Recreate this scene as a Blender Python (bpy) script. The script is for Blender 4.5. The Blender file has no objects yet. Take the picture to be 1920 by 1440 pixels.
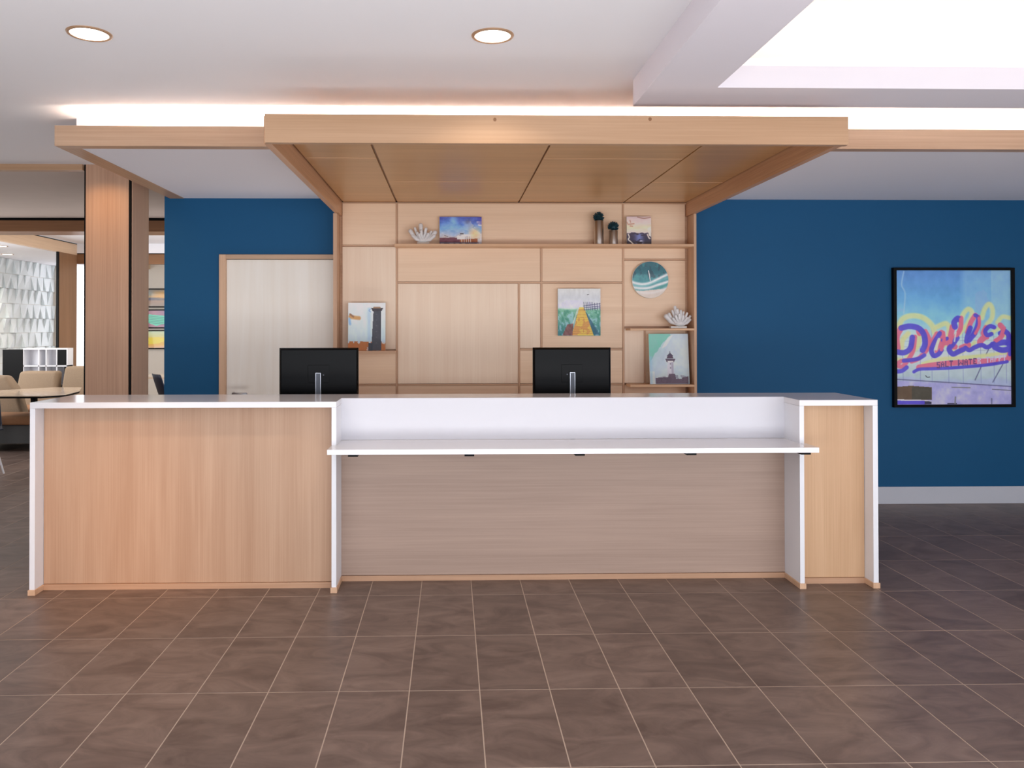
import bpy, bmesh, math, random
import numpy as np
from mathutils import Matrix, Vector
random.seed(7)
S = bpy.context.scene
COL = S.collection

# ------------------------------------------------------------------ camera, world, exposure, key and fill lights
YAW, PITCH, ROLL = 0.0223328, 0.0090058, -0.0012182
cam = bpy.data.objects.new('camera', bpy.data.cameras.new('camera')); COL.objects.link(cam)
cam.data.sensor_width = 36; cam.data.sensor_fit = 'HORIZONTAL'
cam.data.lens = 1480.18 / 1920 * 36
cam.data.shift_x = (960 - 878.81) / 1920
cam.data.shift_y = (600.04 - 720) / 1920
cam.data.clip_start = 0.05
cy_, sy_ = math.cos(YAW), math.sin(YAW)
f_ = Vector((sy_, cy_, 0)); r_ = Vector((cy_, -sy_, 0)); u_ = Vector((0, 0, 1))
f2 = f_ * math.cos(PITCH) + u_ * math.sin(PITCH); u2 = -f_ * math.sin(PITCH) + u_ * math.cos(PITCH)
r2 = r_ * math.cos(ROLL) + u2 * math.sin(ROLL); u3 = -r_ * math.sin(ROLL) + u2 * math.cos(ROLL)
cam.matrix_world = Matrix(((r2.x, u3.x, -f2.x, 0), (r2.y, u3.y, -f2.y, 0), (r2.z, u3.z, -f2.z, 1.57746), (0, 0, 0, 1)))
S.camera = cam

S.view_settings.view_transform = 'Standard'; S.view_settings.look = 'None'
S.view_settings.gamma = 1; S.view_settings.use_curve_mapping = False
S.view_settings.exposure = 0.0

w = bpy.data.worlds.new('sky'); S.world = w; w.use_nodes = True
w.node_tree.nodes['Background'].inputs[0].default_value = (0.80, 0.86, 1.0, 1)
w.node_tree.nodes['Background'].inputs[1].default_value = 1.1

def area(name, loc, target, sx, sy, power, color, shape='RECTANGLE', spread=180):
    L = bpy.data.lights.new(name, 'AREA'); L.shape = shape; L.size = sx; L.size_y = sy
    L.energy = power; L.color = color; L.spread = math.radians(spread)
    o = bpy.data.objects.new(name, L); COL.objects.link(o); o.location = loc
    d = Vector(target) - Vector(loc); o.rotation_euler = d.to_track_quat('-Z', 'Y').to_euler()
    return o
area('daylight_front_windows', (1.5, -4.8, 1.5), (0.6, 5, 1.2), 9, 2.6, 120, (0.93, 0.95, 1.0))
area('daylight_right_window', (6.3, -0.5, 1.6), (1.5, 5, 1.2), 3.0, 2.2, 50, (0.84, 0.90, 1.0))
area('ceiling_fill_light', (0.6, 0.4, 0.05), (0.6, 1.6, 3.2), 9.5, 2.6, 480, (0.97, 0.98, 1.0))  # added upward fill near the floor, brightens ceiling and soffit
area('staff_zone_fill', (0.05, 5.98, 0.12), (0.05, 6.1, 3.0), 4.6, .5, 15, (0.98, 0.97, 1.0))  # added fill behind the desk, lifts shelving and soffit brightness
area('lounge_side_fill', (-2.55, 11.6, 1.5), (-6, 11.8, 1.7), 4.5, 2.0, 60, (0.96, 0.97, 1.0))  # added fill hidden behind the blue wall, no window there
area('lounge_left_fill', (-7.6, 10.0, 1.7), (-4, 11.5, 1.0), 2.5, 1.6, 90, (0.95, 0.97, 1.0))  # unseen area light for the lounge, no window at this spot
WARM = (1.0, 0.80, 0.58); WARM2 = (1.0, 0.88, 0.74)

# ------------------------------------------------------------------ helpers
def lin(c):
    c = [x / 255 for x in c]
    return tuple(x / 12.92 if x <= .04045 else ((x + .055) / 1.055) ** 2.4 for x in c)
MATS = {}
def nt(name):
    m = bpy.data.materials.new(name); m.use_nodes = True
    t = m.node_tree; b = t.nodes['Principled BSDF']; MATS[name] = m
    return m, t, b
def N(t, kind, **k):
    n = t.nodes.new(kind)
    for a, v in k.items(): setattr(n, a, v)
    return n
def plain(name, rgb, rough=.5, metal=0, var=.04, scale=6, bump=0, spec=.5, coat=0, bscale=200):
    m, t, b = nt(name); c = lin(rgb)
    tc = N(t, 'ShaderNodeTexCoord'); no = N(t, 'ShaderNodeTexNoise'); no.inputs['Scale'].default_value = scale
    no.inputs['Detail'].default_value = 4
    t.links.new(tc.outputs['Object'], no.inputs['Vector'])
    mx = N(t, 'ShaderNodeMix', data_type='RGBA')
    mx.inputs[6].default_value = tuple(x * (1 - var) for x in c) + (1,); mx.inputs[7].default_value = tuple(min(1, x * (1 + var)) for x in c) + (1,)
    t.links.new(no.outputs['Fac'], mx.inputs[0]); t.links.new(mx.outputs[2], b.inputs['Base Color'])
    b.inputs['Roughness'].default_value = rough; b.inputs['Metallic'].default_value = metal
    b.inputs['Specular IOR Level'].default_value = spec; b.inputs['Coat Weight'].default_value = coat
    if bump:
        n2 = N(t, 'ShaderNodeTexNoise'); n2.inputs['Scale'].default_value = bscale; t.links.new(tc.outputs['Object'], n2.inputs['Vector'])
        bp = N(t, 'ShaderNodeBump'); bp.inputs['Strength'].default_value = bump; bp.inputs['Distance'].default_value = .002
        t.links.new(n2.outputs['Fac'], bp.inputs['Height']); t.links.new(bp.outputs['Normal'], b.inputs['Normal'])
    return m
def wood(name, c1, c2, grain='Z', rough=.42, strip=0.0, fine=90, figure=.5, knots=False, spec=.4):
    """procedural veneer: grain runs along an axis, fine pores plus broad figure, optional book-matched strips"""
    m, t, b = nt(name)
    tc = N(t, 'ShaderNodeTexCoord'); oi = N(t, 'ShaderNodeObjectInfo')
    def mapped(sl, sa):
        mp = N(t, 'ShaderNodeMapping'); sc = [sa, sa, sa]; sc['XYZ'.index(grain)] = sl
        mp.inputs['Scale'].default_value = sc; t.links.new(tc.outputs['Object'], mp.inputs['Vector']); return mp
    a = mapped(1.2, fine); n1 = N(t, 'ShaderNodeTexNoise'); n1.inputs['Scale'].default_value = 1; n1.inputs['Detail'].default_value = 5
    n1.inputs['Roughness'].default_value = .65; t.links.new(a.outputs[0], n1.inputs['Vector'])
    a2 = mapped(.5, 7); n2 = N(t, 'ShaderNodeTexNoise'); n2.inputs['Scale'].default_value = 1; n2.inputs['Detail'].default_value = 3
    n2.inputs['Distortion'].default_value = .8; t.links.new(a2.outputs[0], n2.inputs['Vector'])
    def mth(op, x, y):
        n = N(t, 'ShaderNodeMath', operation=op)
        for i, v in enumerate((x, y)):
            if isinstance(v, (int, float)): n.inputs[i].default_value = v
            else: t.links.new(v, n.inputs[i])
        return n.outputs[0]
    f = mth('ADD', mth('MULTIPLY', n1.outputs['Fac'], 1 - figure), mth('MULTIPLY', n2.outputs['Fac'], figure))
    if strip:
        sp = N(t, 'ShaderNodeSeparateXYZ'); t.links.new(tc.outputs['Object'], sp.inputs[0])
        wn = N(t, 'ShaderNodeTexWhiteNoise', noise_dimensions='1D')
        t.links.new(mth('FLOOR', mth('DIVIDE', sp.outputs['X' if grain == 'Z' else 'Z'], strip), 0), wn.inputs['W'])
        f = mth('ADD', f, mth('MULTIPLY', mth('SUBTRACT', wn.outputs['Value'], .5), .07))
    cr = N(t, 'ShaderNodeValToRGB'); e = cr.color_ramp.elements
    e[0].position = .32; e[0].color = lin(c2) + (1,); e[1].position = .66; e[1].color = lin(c1) + (1,)
    t.links.new(f, cr.inputs[0]); t.links.new(cr.outputs[0], b.inputs['Base Color'])
    b.inputs['Roughness'].default_value = rough; b.inputs['Specular IOR Level'].default_value = spec
    bp = N(t, 'ShaderNodeBump'); bp.inputs['Strength'].default_value = .08; bp.inputs['Distance'].default_value = .001
    t.links.new(n1.outputs['Fac'], bp.inputs['Height']); t.links.new(bp.outputs['Normal'], b.inputs['Normal'])
    return m
def emit(name, rgb, s):
    m, t, b = nt(name); b.inputs['Base Color'].default_value = (0, 0, 0, 1)
    b.inputs['Emission Color'].default_value = lin(rgb) + (1,); b.inputs['Emission Strength'].default_value = s
    return m

def NB(): return bmesh.new()
def bx(bm, x0, x1, y0, y1, z0, z1):
    v = [bm.verts.new(p) for p in ((x0, y0, z0), (x1, y0, z0), (x1, y1, z0), (x0, y1, z0), (x0, y0, z1), (x1, y0, z1), (x1, y1, z1), (x0, y1, z1))]
    for f in ((0, 3, 2, 1), (4, 5, 6, 7), (0, 1, 5, 4), (1, 2, 6, 5), (2, 3, 7, 6), (3, 0, 4, 7)): bm.faces.new([v[i] for i in f])
    return v
def prism(bm, pts, z0, z1, axis='Z'):
    """extruded polygon; pts 2D; axis = extrusion axis"""
    def P(p, h): return (p[0], p[1], h) if axis == 'Z' else ((p[0], h, p[1]) if axis == 'Y' else (h, p[0], p[1]))
    a = [bm.verts.new(P(p, z0)) for p in pts]; b = [bm.verts.new(P(p, z1)) for p in pts]
    n = len(pts)
    bm.faces.new(a[::-1]); bm.faces.new(b)
    for i in range(n): bm.faces.new((a[i], a[(i + 1) % n], b[(i + 1) % n], b[i]))
def lathe(bm, prof, c=(0, 0, 0), seg=32, cap=True):
    rings = []
    for r, z in prof:
        rings.append([bm.verts.new((c[0] + r * math.cos(2 * math.pi * i / seg), c[1] + r * math.sin(2 * math.pi * i / seg), c[2] + z)) for i in range(seg)])
    for a, b in zip(rings, rings[1:]):
        for i in range(seg): bm.faces.new((a[i], a[(i + 1) % seg], b[(i + 1) % seg], b[i]))
    if cap:
        bm.faces.new(rings[0][::-1]); bm.faces.new(rings[-1])
def tube(bm, pts, rad, seg=10, caps=True):
    """tapered tube with domed ends through a list of points"""
    pts = [Vector(p) for p in pts]; rad = list(rad) if hasattr(rad, '__len__') else [rad] * len(pts)
    d0 = (pts[1] - pts[0]).normalized(); d1 = (pts[-1] - pts[-2]).normalized()
    if caps:
        pts = [pts[0] - d0 * rad[0] * .6] + pts + [pts[-1] + d1 * rad[-1] * .45, pts[-1] + d1 * rad[-1] * .8]
        rad = [rad[0] * .5] + rad + [rad[-1] * .82, rad[-1] * .35]
    rings = []; up = Vector((0, 0, 1)) if abs(d0.z) < .9 else Vector((1, 0, 0))
    for i, p in enumerate(pts):
        d = (pts[min(i + 1, len(pts) - 1)] - pts[max(i - 1, 0)]).normalized()
        s = d.cross(up).normalized(); q = s.cross(d).normalized()
        rings.append([bm.verts.new(p + (s * math.cos(2 * math.pi * k / seg) + q * math.sin(2 * math.pi * k / seg)) * rad[i]) for k in range(seg)])
    for a, b in zip(rings, rings[1:]):
        for i in range(seg): bm.faces.new((a[i], a[(i + 1) % seg], b[(i + 1) % seg], b[i]))
    bm.faces.new(rings[0][::-1]); bm.faces.new(rings[-1])
LOC = {}
def world_loc(p):
    v = Vector((0, 0, 0))
    while p is not None:
        v = v + p.location; p = p.parent
    return v
def obj(name, bm, mat, parent=None, bevel=0, seg=2, smooth=False, local=False, **props):
    """link a bmesh as one mesh object; coordinates are world coordinates unless local"""
    bmesh.ops.recalc_face_normals(bm, faces=bm.faces)
    me = bpy.data.meshes.new(name); bm.to_mesh(me); bm.free()
    me.materials.append(MATS[mat] if isinstance(mat, str) else mat)
    o = bpy.data.objects.new(name, me); COL.objects.link(o)
    if parent is not None:
        o.parent = parent
        if not local: o.matrix_parent_inverse = Matrix.Translation(-Vector(parent['_base'])) if '_base' in parent else Matrix.Identity(4)
    if bevel:
        md = o.modifiers.new('bevel', 'BEVEL'); md.width = bevel; md.segments = seg; md.limit_method = 'ANGLE'; md.angle_limit = .7
    if smooth:
        for p in me.polygons: p.use_smooth = True
    for k, v in props.items(): o[k] = v
    return o
def thing(name, loc, label, cat, group=None):
    o = bpy.data.objects.new(name, None); COL.objects.link(o); o.location = loc; o.empty_display_size = .1
    o['label'] = label; o['category'] = cat; o['_base'] = list(loc)
    if group: o['group'] = group
    return o
def B(name, mat, parent, *box, **k):
    bm = NB(); bx(bm, *box); return obj(name, bm, mat, parent, **k)
def structure(name, bm, mat, bevel=0): return obj(name, bm, mat, None, bevel=bevel, kind='structure')

# ------------------------------------------------------------------ materials
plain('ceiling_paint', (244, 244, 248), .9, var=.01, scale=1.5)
plain('soffit_paint', (244, 243, 250), .9, var=.01, scale=1.5)
plain('tray_paint', (238, 226, 216), .9, var=.01)
plain('border_paint', (232, 228, 236), .9, var=.01)
plain('upstand_quartz', (217, 217, 224), .4, var=.01)  # white quartz toned down in colour to counter extra light on the upstand
plain('blue_paint', (12, 83, 127), .6, spec=.3, var=.03, scale=2.5, bump=.05, bscale=400)
plain('beige_paint', (225, 218, 208), .8, var=.02)
plain('white_paint', (230, 230, 232), .6, var=.01)
plain('baseboard_paint', (200, 203, 212), .45, var=.02)
plain('quartz', (232, 230, 233), .15, var=.015, scale=40, spec=.9)
plain('quartz_side', (240, 241, 246), .35, var=.012, scale=40)
plain('grout', (182, 162, 146), .9, var=.08, scale=30)
wood('oak_vertical', (204, 168, 140), (182, 143, 114), 'Z', strip=.085, fine=150)
wood('oak_bay', (222, 184, 146), (200, 158, 120), 'Z', strip=.1, fine=150)
wood('oak_horizontal', (186, 160, 144), (166, 141, 126), 'X', fine=110)
wood('oak_fascia', (194, 157, 125), (174, 137, 104), 'X', fine=120)
wood('oak_side', (215, 168, 130), (180, 132, 98), 'Y', fine=120)
wood('oak_toe', (206, 165, 134), (184, 142, 112), 'X', fine=90)
wood('oak_soffit', (204, 158, 108), (182, 137, 88), 'X', rough=.32, fine=90, figure=.6)
wood('oak_trim', (208, 174, 146), (182, 148, 120), 'X', fine=120)
wood('oak_trim_side', (204, 166, 134), (176, 138, 108), 'Y', fine=120)
wood('oak_back_h', (246, 216, 186), (230, 196, 164), 'X', fine=110, figure=.55)
wood('oak_back_v', (248, 226, 202), (236, 208, 182), 'Z', fine=120, figure=.55, strip=.12)
wood('oak_batten', (214, 174, 142), (188, 148, 118), 'X', fine=120)
wood('oak_batten_v', (214, 174, 142), (188, 148, 118), 'Z', fine=120)
wood('oak_shelf', (224, 182, 144), (198, 154, 118), 'X', fine=120)
wood('maple_door', (250, 244, 234), (242, 232, 218), 'Z', rough=.4, fine=40, figure=.7)
wood('oak_casing', (226, 188, 156), (204, 164, 132), 'Z', fine=120)
wood('column_wood', (206, 166, 138), (180, 140, 114), 'Z', fine=140, figure=.45, strip=.1)
wood('column_side', (226, 184, 154), (204, 160, 132), 'Z', fine=140, rough=.3)  # column wood lightened in colour to stand in for light on the sides
wood('walnut_brown', (150, 108, 74), (118, 80, 52), 'X', fine=80)
wood('walnut_column', (150, 112, 82), (122, 88, 62), 'Z', fine=80)
wood('pale_beam', (226, 196, 164), (206, 174, 144), 'Y', fine=60)
plain('black', (6, 6, 7), .5, spec=.14)
plain('black_satin', (3, 3, 4), .26, spec=.12)
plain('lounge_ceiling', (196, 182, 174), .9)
plain('navy', (22, 30, 52), .5)
plain('silver', (190, 194, 202), .28, metal=.9)
plain('grey_metal', (92, 97, 106), .4, metal=.3)
plain('chrome', (226, 222, 218), .27, metal=1.0, var=.01)
m, t, b = nt('brushed_chrome'); b.inputs['Base Color'].default_value = (.62, .58, .55, 1); b.inputs['Metallic'].default_value = 1; b.inputs['Roughness'].default_value = .34; b.inputs['Anisotropic'].default_value = .95; b.inputs['Anisotropic Rotation'].default_value = .25
tg = N(t, 'ShaderNodeTangent', direction_type='RADIAL', axis='Z'); t.links.new(tg.outputs[0], b.inputs['Tangent'])
plain('teal_leaf', (24, 62, 72), .6, var=.5, scale=60)
plain('coral_white', (228, 226, 226), .5, var=.05, scale=60, bump=.5, bscale=260)
plain('canvas_edge', (226, 220, 210), .8)
plain('acrylic', (214, 208, 200), .08, spec=.7)
plain('tan_fabric', (150, 130, 108), .95, var=.18, scale=90, bump=.6, bscale=300)
plain('tan_seat', (150, 106, 72), .8, var=.1, scale=30)
plain('sofa_base', (84, 84, 84), .9, var=.1)
plain('bulb_trim', (178, 142, 112), .4, metal=.2)
plain('lounge_wall_tile', (228, 236, 238), .5, var=.06, scale=3)
plain('table_top', (224, 204, 182), .1, spec=.6)
plain('white_frame', (232, 232, 236), .4)
emit('lens_glow', (255, 246, 232), 6)
emit('window_glow', (250, 248, 255), 3.0)

# floor tile material: each tile has its own clouding and tone
m, t, b = nt('floor_tile')
tc = N(t, 'ShaderNodeTexCoord'); oi = N(t, 'ShaderNodeObjectInfo')
ad = N(t, 'ShaderNodeVectorMath', operation='ADD'); sc = N(t, 'ShaderNodeVectorMath', operation='SCALE')
cb = N(t, 'ShaderNodeCombineXYZ')
for i in range(3): t.links.new(oi.outputs['Random'], cb.inputs[i])
sc.inputs['Scale'].default_value = 61; t.links.new(cb.outputs[0], sc.inputs[0])
t.links.new(tc.outputs['Object'], ad.inputs[0]); t.links.new(sc.outputs[0], ad.inputs[1])
mp = N(t, 'ShaderNodeMapping'); mp.inputs['Scale'].default_value = (2.2, 4.5, 1); mp.inputs['Rotation'].default_value = (0, 0, .5)
t.links.new(ad.outputs[0], mp.inputs['Vector'])
n1 = N(t, 'ShaderNodeTexNoise'); n1.inputs['Scale'].default_value = 1.6; n1.inputs['Detail'].default_value = 9; n1.inputs['Roughness'].default_value = .62
n1.inputs['Distortion'].default_value = 1.1; t.links.new(mp.outputs[0], n1.inputs['Vector'])
cr = N(t, 'ShaderNodeValToRGB'); e = cr.color_ramp.elements
e[0].position = .33; e[0].color = lin((94, 77, 70)) + (1,); e[1].position = .72; e[1].color = lin((132, 112, 102)) + (1,)
t.links.new(n1.outputs['Fac'], cr.inputs[0])
hs = N(t, 'ShaderNodeHueSaturation'); mr = N(t, 'ShaderNodeMapRange'); mr.inputs['To Min'].default_value = .88; mr.inputs['To Max'].default_value = 1.1
t.links.new(oi.outputs['Random'], mr.inputs['Value']); t.links.new(mr.outputs[0], hs.inputs['Value']); t.links.new(cr.outputs[0], hs.inputs['Color'])
t.links.new(hs.outputs[0], b.inputs['Base Color']); b.inputs['Roughness'].default_value = .38; b.inputs['Specular IOR Level'].default_value = .4
bp = N(t, 'ShaderNodeBump'); bp.inputs['Strength'].default_value = .06; bp.inputs['Distance'].default_value = .003
t.links.new(n1.outputs['Fac'], bp.inputs['Height']); t.links.new(bp.outputs['Normal'], b.inputs['Normal'])

# printed pictures: colour comes from a colour attribute computed below
def print_mat(name, rough, coat=0):
    m, t, b = nt(name); a = N(t, 'ShaderNodeVertexColor'); a.layer_name = 'Col'
    t.links.new(a.outputs['Color'], b.inputs['Base Color']); b.inputs['Roughness'].default_value = rough
    b.inputs['Coat Weight'].default_value = coat
    return m
print_mat('print_matt', .6); print_mat('print_gloss', .35, .4)

# ------------------------------------------------------------------ the setting
X0, Y0 = -0.18233, 4.66466          # grout line crossing that anchors the tile grid
TW, TD = .305, .61
bm = NB(); bx(bm, -8.2, 6.6, -6, 16.4, -.1, -.0007)
floor = structure('floor', bm, 'grout')
g = .0024
def tile_bm(x=0, y=0):
    bm = NB(); add_tile(bm, x, y); return bm
def add_tile(bm, x, y):
    a, c = g, .0006
    lo = [bm.verts.new(p) for p in ((x + a, y + a, -.004), (x + TW - a, y + a, -.004), (x + TW - a, y + TD - a, -.004), (x + a, y + TD - a, -.004))]
    md = [bm.verts.new((v.co.x, v.co.y, -.0006)) for v in lo]
    a += c
    hi = [bm.verts.new(p) for p in ((x + a, y + a, 0), (x + TW - a, y + a, 0), (x + TW - a, y + TD - a, 0), (x + a, y + TD - a, 0))]
    for p, q in ((lo, md), (md, hi)):
        for i in range(4): bm.faces.new((p[i], p[(i + 1) % 4], q[(i + 1) % 4], q[i]))
    bm.faces.new(hi)
cells = [(i, j) for i in range(int((-8.1 - X0) / TW), int((6.5 - X0) / TW)) for j in range(-17, 19)]
def seen(i, j):
    x, y = X0 + (i + .5) * TW, Y0 + j * TD + TD / 2
    if y < 2.0: return False
    if not (-.6 * (y + .1) - .3 < x < .745 * y + .35): return False
    if y > 5.4 and -2.9 + (5.4 - y) * .3 < x < 2.45: return False
    if y > 6.96 and x > -3.0: return False
    if y > 10.5: return False
    return True
vis = [c for c in cells if seen(*c)]
vis.sort(key=lambda c: (X0 + c[0] * TW) ** 2 * .2 + (Y0 + c[1] * TD) ** 2); vis = vis[:298]
vs = set(vis); tile0 = None
for k, (i, j) in enumerate(vis):
    if tile0 is None:
        tile0 = obj('floor_tile', tile_bm(), 'floor_tile', floor); o = tile0
    else:
        o = tile0.copy(); COL.objects.link(o); o.parent = floor
    o.location = (X0 + i * TW, Y0 + j * TD, random.uniform(-.0001, .0001))
bm = NB()
for (i, j) in cells:
    if (i, j) in vs: continue
    x, y = X0 + i * TW, Y0 + j * TD
    if x > -2.7 and y > 7.2: continue
    add_tile(bm, x, y)
obj('floor_tiling', bm, 'floor_tile', floor, kind='stuff')

CZ = 2.95
# ceiling with the opening of the light tray (x 1.05..6.0, y 0.3..4.32)
TX0, TX1, TY0, TY1 = 1.03, 5.9, .4, 4.34
bm = NB()
bx(bm, -8.2, TX0, -6, 6.7, CZ, CZ + .12); bx(bm, TX1, 6.6, -6, 6.7, CZ, CZ + .12)
bx(bm, TX0, TX1, -6, TY0, CZ, CZ + .12); bx(bm, TX0, TX1, TY1, 6.7, CZ, CZ + .12)
bx(bm, -2.454, 6.6, 6.7, 7.1, CZ, CZ + .12)
structure('ceiling', bm, 'ceiling_paint')
bm = NB(); zt = 3.24
bx(bm, TX0 - .05, TX1 + .05, TY0 - .05, TY1 + .05, zt, zt + .06)
bx(bm, TX0 - .05, TX0, TY0, TY1, CZ + .12, zt); bx(bm, TX1, TX1 + .05, TY0, TY1, CZ + .12, zt)
bx(bm, TX0 - .05, TX1 + .05, TY0 - .05, TY0, CZ + .12, zt); bx(bm, TX0 - .05, TX1 + .05, TY1, TY1 + .05, CZ + .12, zt)
structure('ceiling_tray', bm, 'tray_paint')
# dropped border round the tray: bottom plate, inner lip
bz, lip = 2.804, 2.918
IX0, IX1, IY0, IY1 = 1.366, 5.55, .75, 4.007
bm = NB()
def ring(bm, a, b2, c, d, e, f, gg, h, z0, z1):
    bx(bm, a, e, c, d, z0, z1); bx(bm, f, b2, c, d, z0, z1); bx(bm, e, f, c, gg, z0, z1); bx(bm, e, f, h, d, z0, z1)
ring(bm, 1.013, 5.9, .4, 4.355, IX0, IX1, IY0, IY1, bz, bz + .03)
ring(bm, IX0 - .03, IX1 + .03, IY0 - .03, IY1 + .03, IX0, IX1, IY0, IY1, bz + .03, lip)
ring(bm, 1.013, 5.9, .4, 4.355, 1.03, 5.88, .42, 4.335, bz + .03, CZ)
structure('ceiling_border', bm, 'border_paint')
bm = NB(); bx(bm, 1.62, 1.98, 2.9, 3.26, zt - .012, zt - .001)
for i in range(5): bx(bm, 1.65 + i * .065, 1.66 + i * .065, 2.93, 3.23, zt - .018, zt - .012)
v = obj('ceiling_vent', bm, 'ceiling_paint', label='square white air vent in the glowing ceiling tray', category='vent')

# soffit over the desk zone with its lit ledge
SZ = 2.71
bm = NB()
bx(bm, -2.44, 6.5, 5.02, 6.96, SZ, SZ + .03)        # underside
bx(bm, -2.454, 6.5, 5.22, 5.26, SZ + .03, CZ)       # upright face behind the ledge
bx(bm, -2.454, -2.42, 5.26, 6.96, SZ + .03, CZ)     # left end
structure('ceiling_soffit', bm, 'soffit_paint')
bm = NB(); bx(bm, -2.46, 6.5, 4.945, 5.025, SZ - .004, 2.833)
structure('trim_1', bm, 'oak_trim', .002)
bm = NB(); bx(bm, -2.46, -2.335, 5.025, 6.958, SZ - .004, 2.833)
structure('trim_2', bm, 'oak_trim_side', .002)
# lit ledge: warm strip lying behind the oak trim
a = area('cove_strip_light', (2.03, 5.10, 2.752), (2.03, 5.10, 3.0), 8.9, .05, 75, WARM2)
for nm, loc, sx, sy, rz in (('tray_strip_back', ((IX0 + IX1) / 2, 4.14, 2.85), 4.4, .05, 0), ('tray_strip_front', ((IX0 + IX1) / 2, .6, 2.85), 4.4, .05, 0),
                            ('tray_strip_left', (1.20, 2.4, 2.85), .05, 3.3, 0), ('tray_strip_right', (5.72, 2.4, 2.85), .05, 3.3, 0)):
    o = area(nm, loc, (loc[0], loc[1], 4), sx, sy, {'tray_strip_back': 11, 'tray_strip_front': 0.3}.get(nm, 1.0), WARM2); o.rotation_euler = (math.pi, 0, 0)
a.rotation_euler = (math.pi, 0, 0)

# blue wall with the door opening
DX0, DX1, DZ = -2.0, -1.0, 2.195
bm = NB()
bx(bm, -2.507, DX0, 6.96, 7.1, 0, SZ + .2); bx(bm, DX0, DX1, 6.96, 7.1, DZ, SZ + .2); bx(bm, DX1, 6.5, 6.96, 7.1, 0, SZ + .2)
structure('wall_back', bm, 'blue_paint')
bm = NB(); bx(bm, 2.3, 6.5, 6.945, 6.96, 0, .152)
structure('baseboard_back', bm, 'baseboard_paint', .003)
bm = NB(); bx(bm, -2.507, -2.03, 6.945, 6.96, 0, .152)
structure('baseboard_left', bm, 'baseboard_paint', .003)
bm = NB(); bx(bm, 6.5, 6.62, 1.5, 7.1, 0, 3.07); bx(bm, 6.5, 6.62, -6, -2.5, 0, 3.07); bx(bm, 6.5, 6.62, -2.5, 1.5, 0, .5); bx(bm, 6.5, 6.62, -2.5, 1.5, 2.7, 3.07)
structure('wall_right', bm, 'beige_paint')
bm = NB(); bx(bm, -8.2, -8.05, -6, 16.4, 0, 3.1)
wall_left = structure('wall_left', bm, 'beige_paint')
bm = NB(); bx(bm, -8.05, -7.8, 16.2, 16.35, 0, 3.1); bx(bm, -7.8, -7.1, 16.2, 16.35, 2.9, 3.1); bx(bm, -7.8, -7.1, 16.2, 16.35, 0, .3); bx(bm, -7.1, -2.4, 16.2, 16.35, 0, 3.1)
bx(bm, -2.4, -2.25, 7.1, 16.35, 0, 3.1)
structure('wall_far', bm, 'beige_paint')
bm = NB(); bx(bm, -7.95, -2.4, 16.18, 16.2, 0, .1)
structure('baseboard_far', bm, 'white_paint')
# bright narrow window at the far end of the lounge
bm = NB(); bx(bm, -7.8, -7.1, 16.24, 16.26, .3, 2.9)
win = structure('window_1', bm, 'window_glow')
bm = NB(); bx(bm, -7.83, -7.8, 16.17, 16.26, .27, 2.93); bx(bm, -7.1, -7.07, 16.17, 16.26, .27, 2.93); bx(bm, -7.8, -7.1, 16.17, 16.26, 2.9, 2.93); bx(bm, -7.8, -7.1, 16.17, 16.26, .27, .3)
obj('window_frame', bm, 'white_frame', win)

# door
door = None
bm = NB(); bx(bm, -1.968, DX1 - .002, 6.966, 7.01, .008, 2.172)
door = structure('door_1', bm, 'maple_door', .002)
bm = NB(); bx(bm, -2.026, -1.968, 6.935, 7.04, 0, 2.216); obj('door_casing', bm, 'oak_casing', door, .003)
bm = NB(); bx(bm, -1.968, -1.001, 6.935, 7.04, 2.176, 2.216); obj('door_casing', bm, 'oak_trim', door, .003)
bm = NB(); tube(bm, [(-1.90, 6.965, 1.0), (-1.90, 6.915, 1.0), (-1.78, 6.91, 1.0)], .011, 10); obj('door_handle', bm, 'silver', door, smooth=True)

# ------------------------------------------------------------------ lounge shell (left, beyond the lobby)
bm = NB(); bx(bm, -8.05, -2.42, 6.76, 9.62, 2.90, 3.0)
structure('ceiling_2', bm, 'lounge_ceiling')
bm = NB(); bx(bm, -8.05, -3.093, 6.685, 6.76, 2.90, CZ)
structure('trim_3', bm, 'oak_fascia')
bm = NB(); bx(bm, -8.05, -2.4, 9.60, 9.99, 2.735, 2.868)
bt = structure('trim_4', bm, 'walnut_brown')
B('shadow_gap', 'black', bt, -8.05, -2.4, 9.61, 9.98, 2.868, 2.899)
bm = NB(); bx(bm, -8.05, -6.20, 9.99, 16.2, 2.83, 2.95)
structure('ceiling_3', bm, 'ceiling_paint')
bm = NB(); bx(bm, -6.12, -2.4, 9.99, 16.2, 2.952, 3.05)
structure('ceiling_4', bm, 'ceiling_paint')
bm = NB(); bx(bm, -6.20, -6.12, 9.99, 16.2, 2.764, 2.935)
bt = structure('trim_5', bm, 'pale_beam')
B('shadow_gap', 'black', bt, -6.19, -6.125, 9.99, 16.2, 2.935, 2.951)
bm = NB(); bx(bm, -6.12, -2.4, 13.05, 13.2, 2.62, 2.78)
bt = structure('trim_6', bm, 'walnut_brown')
B('shadow_gap', 'black', bt, -6.12, -2.4, 13.055, 13.19, 2.78, 2.795)
B('bulkhead', 'ceiling_paint', bt, -6.12, -2.4, 13.05, 13.2, 2.795, 2.952)
fin = thing('column', (-6.16, 12.74, 0), 'thin brown wooden fin column beside the bright window at the far end of the lounge', 'column')
B('wood_face', 'walnut_column', fin, -6.155, -6.12, 12.47, 13.05, 0, 2.764)
B('edge_strip', 'black', fin, -6.155, -6.122, 12.44, 12.47, 0, 2.764)

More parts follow.
